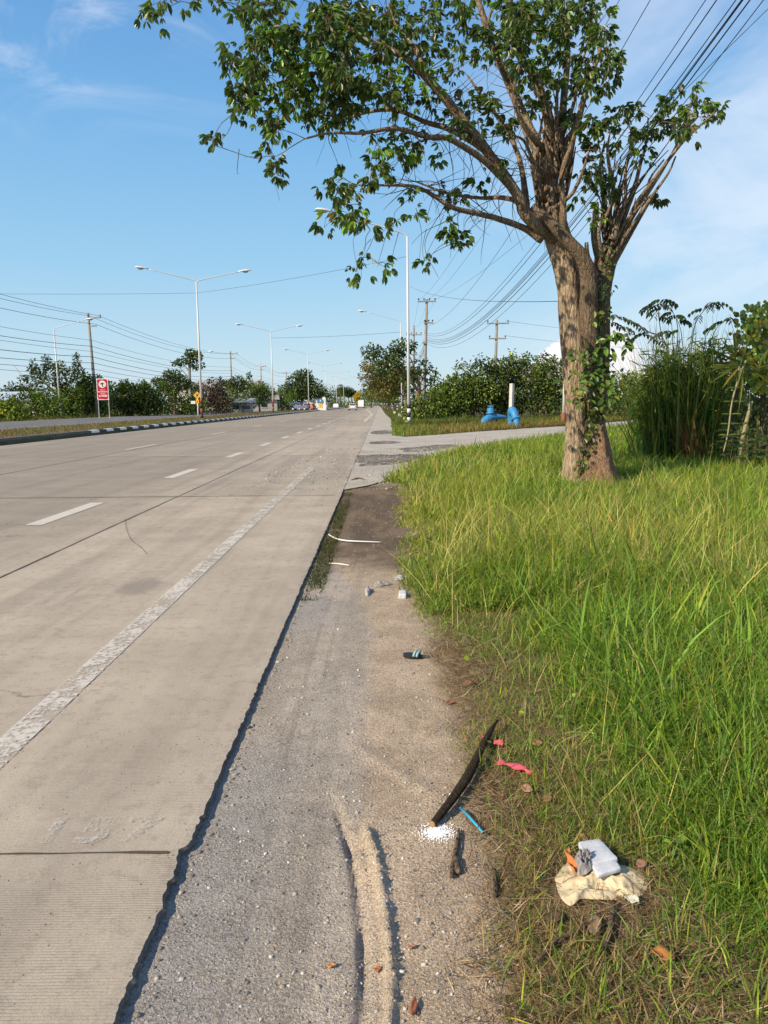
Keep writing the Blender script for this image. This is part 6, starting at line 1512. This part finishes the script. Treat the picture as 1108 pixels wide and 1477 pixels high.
# curved dark stick
st = thing('dead_branch', 'curved dark dead branch lying from the white beads into the grass', 'branch', tuple(drop(672, 1125)))
sb = np.array(st.location)
SP = [(624, 1190), (640, 1173), (658, 1152), (675, 1128), (690, 1100), (702, 1077), (717, 1054)]
P = np.array([drop(a, b_)+[0, 0, .016+.007*k] for k, (a, b_) in enumerate(SP)])-sb
b = MB(); bulge_tube(b, P, np.array([.011, .013, .015, .016, .014, .012, .004]), 12, 6, .30, 40, 4); b.build('wood', bark_mat('charred_wood', (.035, .025, .018), (.11, .078, .05), (.065, .045, .03), 6), st, True)
b = MB(); d0_ = unit(P[0]-P[1]); b.tube([P[0]+d0_*.0005, P[0]+d0_*.004], [.0115, .0105], 10); b.build('cut_end', paint('cut_wood', (.34, .22, .11), .8), st)
# heap of white foam beads
hp = drop(631, 1196); n = 1500
a = rng.uniform(0, 6.28, n); r = np.abs(rng.normal(0, .028, n)); bx = hp+np.column_stack([r*np.cos(a)*1.1, r*np.sin(a)*.95, .001+.007*np.exp(-(r/.03)**2)*rng.random(n)])
o_ = MB(); ico = bmesh.new(); bmesh.ops.create_icosphere(ico, subdivisions=1, radius=.0022); Pi = np.array([v.co[:] for v in ico.verts]); Fi = np.array([[v.index for v in f.verts] for f in ico.faces]); ico.free()
V = (bx[:, None]+Pi[None]*rng.uniform(.5, 1.2, (n, 1, 1))).reshape(-1, 3); F = (Fi[None]+np.arange(n)[:, None, None]*len(Pi)).reshape(-1, 3)
stuff(mesh_np('foam_beads', V, F, M['beads'], None, None, True), 'small white patch of foam beads spilled under the branch end', 'beads')
# blue straw
a_, e_ = drop(664, 1169)+[0, 0, .022], drop(697, 1203)+[0, 0, .016]
t = thing('drinking_straw', 'turquoise drinking straw lying beside the dark branch', 'straw', tuple((a_+e_)/2)); o = (a_+e_)/2
b = MB(); b.tube([a_-o, (a_+e_)/2-o+[0, 0, .002], e_-o], .0042, 10); b.build('tube', paint('straw_blue', (.03, .36, .52), .35), t, True)
b = MB(); b.tube([e_-o, e_-o+unit(e_-a_)*.002], .0032, 10); b.build('open_end', M['black'], t)
# red cloth scraps
def scrap(name, pts, w, colr, label, cat, lift=.03, seed=0):
    P = catmull(np.array([drop(a, b_)+[0, 0, lift] for a, b_ in pts]), 8); n = len(P); V = []
    T = unit(np.gradient(P, axis=0)); s_ = unit(np.cross(T, [0, 0, 1.0]))
    for i in range(n):
        ww = w*(.45+.55*math.sin(math.pi*(i+.6)/n))*(1+.22*math.sin(i*.35+seed)+.10*math.sin(i*.9+seed))
        for k in range(5):
            f = k/4-.5; V.append(P[i]+s_[i]*f*ww+np.array([0, 0, .006*math.sin(i*.4+k*1.1+seed)+.004*math.cos(k*2+i*.2+seed)]))
    i, j = np.meshgrid(np.arange(n-1), np.arange(4)); q = (i*5+j).ravel(); F = np.column_stack([q, q+1, q+6, q+5])
    o_ = drop(*pts[len(pts)//2]); mt = paint(name+'_cloth', colr, .8, 0, .25, 30, .3)
    o = mesh_np(name, np.array(V)-o_, F, mt, None, None, True); o.location = o_
    md = o.modifiers.new('thickness', 'SOLIDIFY'); md.thickness = .0015; return tag(o, label, cat)
scrap('cloth_strip', [(718, 1107), (732, 1110), (748, 1115), (758, 1119), (768, 1122)], .034, (.62, .10, .14), 'pinkish red cloth strip lying right of the dark branch', 'cloth', .035, 1)
scrap('cloth_scrap', [(696, 1064), (702, 1072), (701, 1082)], .032, (.60, .10, .12), 'small red cloth scrap caught on the left of the branch tip', 'cloth', .03, 3)
scrap('cloth_scrap', [(714, 1078), (719, 1081), (726, 1084)], .030, (.62, .10, .12), 'small red cloth scrap on the right of the branch tip', 'cloth', .04, 5)
# foam lid, foam block, cream bag, wrapper
def slab(name, corners, th, label, mat, cat, lift=.03, tilt=0.0):
    P = np.array([drop(a, b_, lift+th)+[0, 0, lift] for a, b_ in corners]); P[:, 2] = P[:, 2].mean()+np.array([tilt, tilt, 0, 0]); o_ = P.mean(0)
    bm = bmesh.new(); vb_ = [bm.verts.new(p-o_) for p in P]; vt = [bm.verts.new(p-o_+[0, 0, th]) for p in P]
    bm.faces.new(vb_[::-1]); bm.faces.new(vt)
    for i in range(4): bm.faces.new((vb_[i], vb_[(i+1) % 4], vt[(i+1) % 4], vt[i]))
    bmesh.ops.recalc_face_normals(bm, faces=bm.faces)
    bmesh.ops.bevel(bm, geom=bm.edges[:], offset=.005, segments=2, affect='EDGES', profile=.5)
    bmesh.ops.subdivide_edges(bm, edges=[e for e in bm.edges if e.calc_length() > .02], cuts=3, use_grid_fill=True)
    for v in bm.verts: v.co += Vector(rng.normal(0, .0005, 3))
    me = bpy.data.meshes.new(name); bm.to_mesh(me); bm.free(); me.materials.append(mat)
    for p_ in me.polygons: p_.use_smooth = True
    o = link(bpy.data.objects.new(name, me)); o.location = o_; return tag(o, label, cat)
slab('foam_box', [(846, 1252), (892, 1242), (866, 1208), (834, 1214)], .020, 'larger white foam box piece lying above the cream plastic bag', M['foam'], 'foam box', .04, .012)
slab('foam_block', [(862, 1262), (897, 1250), (888, 1240), (853, 1246)], .016, 'smaller white foam piece resting on the cream plastic bag', M['foam'], 'foam box', .05)
def crumple(name, outline, h, colr, label, cat, lift=.01, amp=.02, seed=0, n=46, trans=.2, freq=26):
    P = np.array([drop(a, b_)[:2] for a, b_ in outline]); z0 = drop(*outline[0])[2]; P = catmull(np.vstack([P, P[:1]]), 10)[:-1]; c_ = P.mean(0)
    m_ = len(P); V = []; rings = 34
    for i in range(rings+1):
        f = i/rings
        for k in range(m_):
            xy = c_+(P[k]-c_)*f; hh_ = h*(1-f**2.2)
            V.append((xy[0], xy[1], hh_))
    V = np.array(V); nz = fbm(V[:, 0]*freq+seed, V[:, 1]*freq, seed, 3); rid = 1-2*np.abs(fbm(V[:, 0]*freq*1.1+9, V[:, 1]*freq*1.1, seed+3, 4)-.5)*2.6
    rr_ = np.repeat(np.linspace(0, 1, rings+1), m_); V[:, 2] += amp*(nz-.4)+amp*.9*(rid-.5)*(1-rr_**3); V[:, 2] = np.maximum(V[:, 2], .0)+z0+lift
    i, j = np.meshgrid(np.arange(rings), np.arange(m_)); F = np.column_stack([(i*m_+j).ravel(), (i*m_+(j+1) % m_).ravel(), ((i+1)*m_+(j+1) % m_).ravel(), ((i+1)*m_+j).ravel()])
    mt, k = new_mat(name+'_film'); tc_ = k.node('ShaderNodeTexCoord').outputs['Object']; nn_ = k.noise(tc_, 30, 4)
    cc_ = k.mix(nn_, tuple(x*.78 for x in colr), colr); p_ = k.node('ShaderNodeBsdfPrincipled', ins={'Base Color': cc_, 'Roughness': .42, 'Specular IOR Level': .45}); tr_ = k.node('ShaderNodeBsdfTranslucent', ins={'Color': cc_})
    bu = k.node('ShaderNodeBump', ins={'Height': k.noise(tc_, 90, 4, .6, 1.0), 'Strength': .5, 'Distance': .006}); k.l.new(bu.outputs[0], p_.inputs['Normal'])
    finish(k, k.node('ShaderNodeMixShader', ins={0: trans, 1: p_.outputs[0], 2: tr_.outputs[0]}).outputs[0])
    o_ = np.array([c_[0], c_[1], z0]); o = mesh_np(name, V-o_, F, mt, None, None, True); o.location = o_; return tag(o, label, cat)
crumple('plastic_bag', [(800, 1272), (815, 1250), (838, 1243), (862, 1250), (895, 1248), (925, 1258), (934, 1275), (925, 1292), (900, 1296), (868, 1300), (842, 1302), (822, 1312), (808, 1300)], .026, (.84, .70, .45), 'crumpled cream plastic bag in the dry grass', 'bag', .022, .018, 3, freq=17)
crumple('food_wrapper', [(826, 1262), (836, 1252), (850, 1256), (858, 1268), (848, 1280), (834, 1282)], .03, (.30, .28, .27), 'grey crumpled wrapper on the cream plastic bag', 'wrapper', .055, .03, 8, trans=.05, freq=60)
scrap('wrapper_flap', [(817, 1246), (821, 1258), (825, 1270), (829, 1282)], .022, (.62, .20, .06), 'orange-brown curled flap at the left of the cream bag', 'wrapper', .062, 2)
scrap('paper_bit', [(900, 1304), (912, 1306), (922, 1310)], .02, (.62, .64, .52), 'pale torn paper bit below the cream plastic bag', 'paper', .03, 4)
# dead leaves one can count
def dead_leaf(px, py, L_, w_, a, colr, label, lift=.03, curl=.3):
    p = drop(px, py); lift = .006 if p[0] < ge(p[1])+.12 else lift; p = p+np.array([0, 0, lift]); d_ = np.array([[math.cos(a), math.sin(a), .1]])
    nx_ = 9; V = []
    for i in range(nx_):
        f = i/(nx_-1); ww = w_*math.sin(math.pi*min(.98, f*.92+.05))**.8
        for k in (-1, -.5, 0, .5, 1):
            V.append((f*L_-L_/2, k*ww/2, .25*L_*curl*(2*f-1)**2+abs(k)*ww*curl*.5+.003*math.sin(7*f+k*3)))
    V = np.array(V); R_ = np.array(Matrix.Rotation(a, 3, 'Z')@Matrix.Rotation(rng.normal(0, .25), 3, 'X')); V = V@R_.T
    i, j = np.meshgrid(np.arange(nx_-1), np.arange(4)); q = (i*5+j).ravel(); F = np.column_stack([q, q+1, q+6, q+5])
    o = mesh_np('fallen_leaf', V, F, M['col'], None, np.tile(colr, (len(V), 1)), True); o.location = p
    md = o.modifiers.new('thickness', 'SOLIDIFY'); md.thickness = .001; return tag(o, label, 'leaf')
FL = [(956, 1388, .055, .05, 2.6, (.42, .17, .05), 'orange-brown curled fallen leaf below and right of the cream bag'), (800, 1333, .05, .04, .4, (.11, .065, .045), 'dark brown fallen leaf below the cream plastic bag'), (858, 1345, .08, .035, 1.2, (.24, .16, .10), 'long grey-brown fallen leaf under the cream bag'),
      (676, 990, .05, .03, 1.0, (.34, .14, .06), 'reddish fallen leaf in the soil above the branch'), (650, 1012, .05, .03, .3, (.28, .12, .06), 'small red-brown fallen leaf at the soil edge above the branch'), (775, 1078, .04, .03, .1, (.36, .17, .09), 'tan fallen leaf in grass right of the branch tip'), (840, 1218, .05, .03, 2, (.28, .14, .08), 'brown fallen leaf at the back of the larger foam piece'),
      (545, 1395, .02, .014, .5, (.34, .13, .05), 'tiny orange fallen leaf on the gravel beside the sand ridge'), (597, 1450, .055, .016, 1.4, (.28, .10, .05), 'narrow reddish fallen leaf right of the sand ridge'), (478, 1390, .025, .012, .2, (.42, .20, .08), 'small orange fallen leaf on the grey gravel'), (594, 1363, .022, .012, .2, (.30, .14, .08), 'small brown fallen leaf beside the ridge shadow'),
      (760, 1145, .05, .035, 2.2, (.34, .19, .12), 'crumpled tan fallen leaf below the red cloth strip'), (790, 1160, .045, .03, .7, (.30, .13, .08), 'reddish fallen leaf lying below the red cloth strip'), (925, 1255, .04, .03, .7, (.32, .17, .12), 'brown fallen leaf at the right of the foam pieces')]
for f_ in FL: dead_leaf(*f_)
# bits of dead wood
def stick(pts, r, label, lift=.012):
    P = np.array([drop(a, b_)+[0, 0, lift] for a, b_ in pts]); o_ = P.mean(0); b = MB(); b.tube(P-o_, r, 7, None, .25, 4); o = b.build('twig', M['bark_dark'], None, True); o.location = o_; return tag(o, label, 'twig')
stick([(651, 1263), (655, 1240), (660, 1212), (662, 1195)], [.006, .008, .007, .004], 'flat dark twig below the turquoise straw', .01)
stick([(661, 1258), (658, 1242), (656, 1238)], [.010, .010, .009], 'short stub of wood beside the flat dark twig')
stick([(714, 1292), (713, 1272), (712, 1255)], [.009, .010, .008], 'short brown stick in dry grass left of the cream bag')
stick([(770, 1400), (800, 1370), (835, 1350), (858, 1335)], [.003, .005, .005, .003], 'thin dark twig lying below the cream bag', .03)
stick([(885, 1310), (880, 1350), (868, 1385)], [.006, .008, .005], 'grey strip of bark below the paper bit', .03)
stick([(507, 694), (518, 692), (530, 694)], [.02, .035, .012], 'dark lump of wood lying on the gravel of the driveway edge', .02)
# white strap, foam cube, plastic scraps, sandal, red caps
P = np.array([drop(a, b_)+[0, 0, .02] for a, b_ in ((474, 772), (485, 778), (500, 781), (520, 782), (550, 783))]); o_ = P.mean(0); b = MB()
b.tube(P-o_, [.006, .008, .008, .007, .004], 6, None, 0, 5); o = b.build('plastic_strap', M['white'], None, True); o.location = o_; tag(o, 'long white plastic strap lying across the dark soil', 'strap')
P = np.array([drop(a, b_)+[0, 0, .01] for a, b_ in ((475, 812), (490, 813), (504, 815))]); o_ = P.mean(0); b = MB()
b.tube(P-o_, [.004, .006, .004], 6, None, 0, 5); o = b.build('plastic_strap', M['white'], None, True); o.location = o_; tag(o, 'short thin white strip on the soil below the long strap', 'strap')
slab('foam_cube', [(575, 857), (586, 857), (586, 851), (576, 851)], .036, 'small white foam block at the grass edge', M['foam'], 'foam block', .0)
crumple('plastic_scrap', [(526, 850), (531, 846), (534, 850), (532, 857), (527, 857)], .03, (.50, .50, .50), 'pale crumpled plastic scrap on the soil left of the white block', 'scrap', .002, .02, 4)
crumple('plastic_scrap', [(540, 841), (548, 838), (566, 841), (550, 844), (541, 845)], .02, (.42, .39, .35), 'flat pale plastic scrap further up the dark soil', 'scrap', .002, .02, 6)
crumple('plastic_scrap', [(567, 832), (575, 829), (584, 831), (582, 835), (572, 836)], .02, (.5, .48, .45), 'torn plastic scrap at the foot of the grass above the white block', 'scrap', .002, .02, 7)
pS = drop(594, 946); t = thing('sandal', 'small black sandal with a pale teal strap at the grass edge', 'sandal', tuple(pS), -.35)
b = MB(); sole = [(.055*math.cos(a)*(1+.12*math.cos(a)), .026*math.sin(a)*(1-.2*math.cos(a+.4))) for a in np.linspace(0, 6.28, 26, endpoint=False)]
b.prism(sole, .006, .022, 'Z'); b.build('sole', M['black'], t)
teal = paint('teal_strap', (.24, .42, .42), .5)
for x0, yy0 in ((.018, 1), (.036, 1)):
    b = MB(); P = [(x0, -.027, .018), (x0+.004, -.018, .036), (x0+.008, 0, .042), (x0+.004, .018, .036), (x0, .027, .018)]; b.tube(P, .007, 7, None, 0, 4); b.build('strap', teal, t, True)
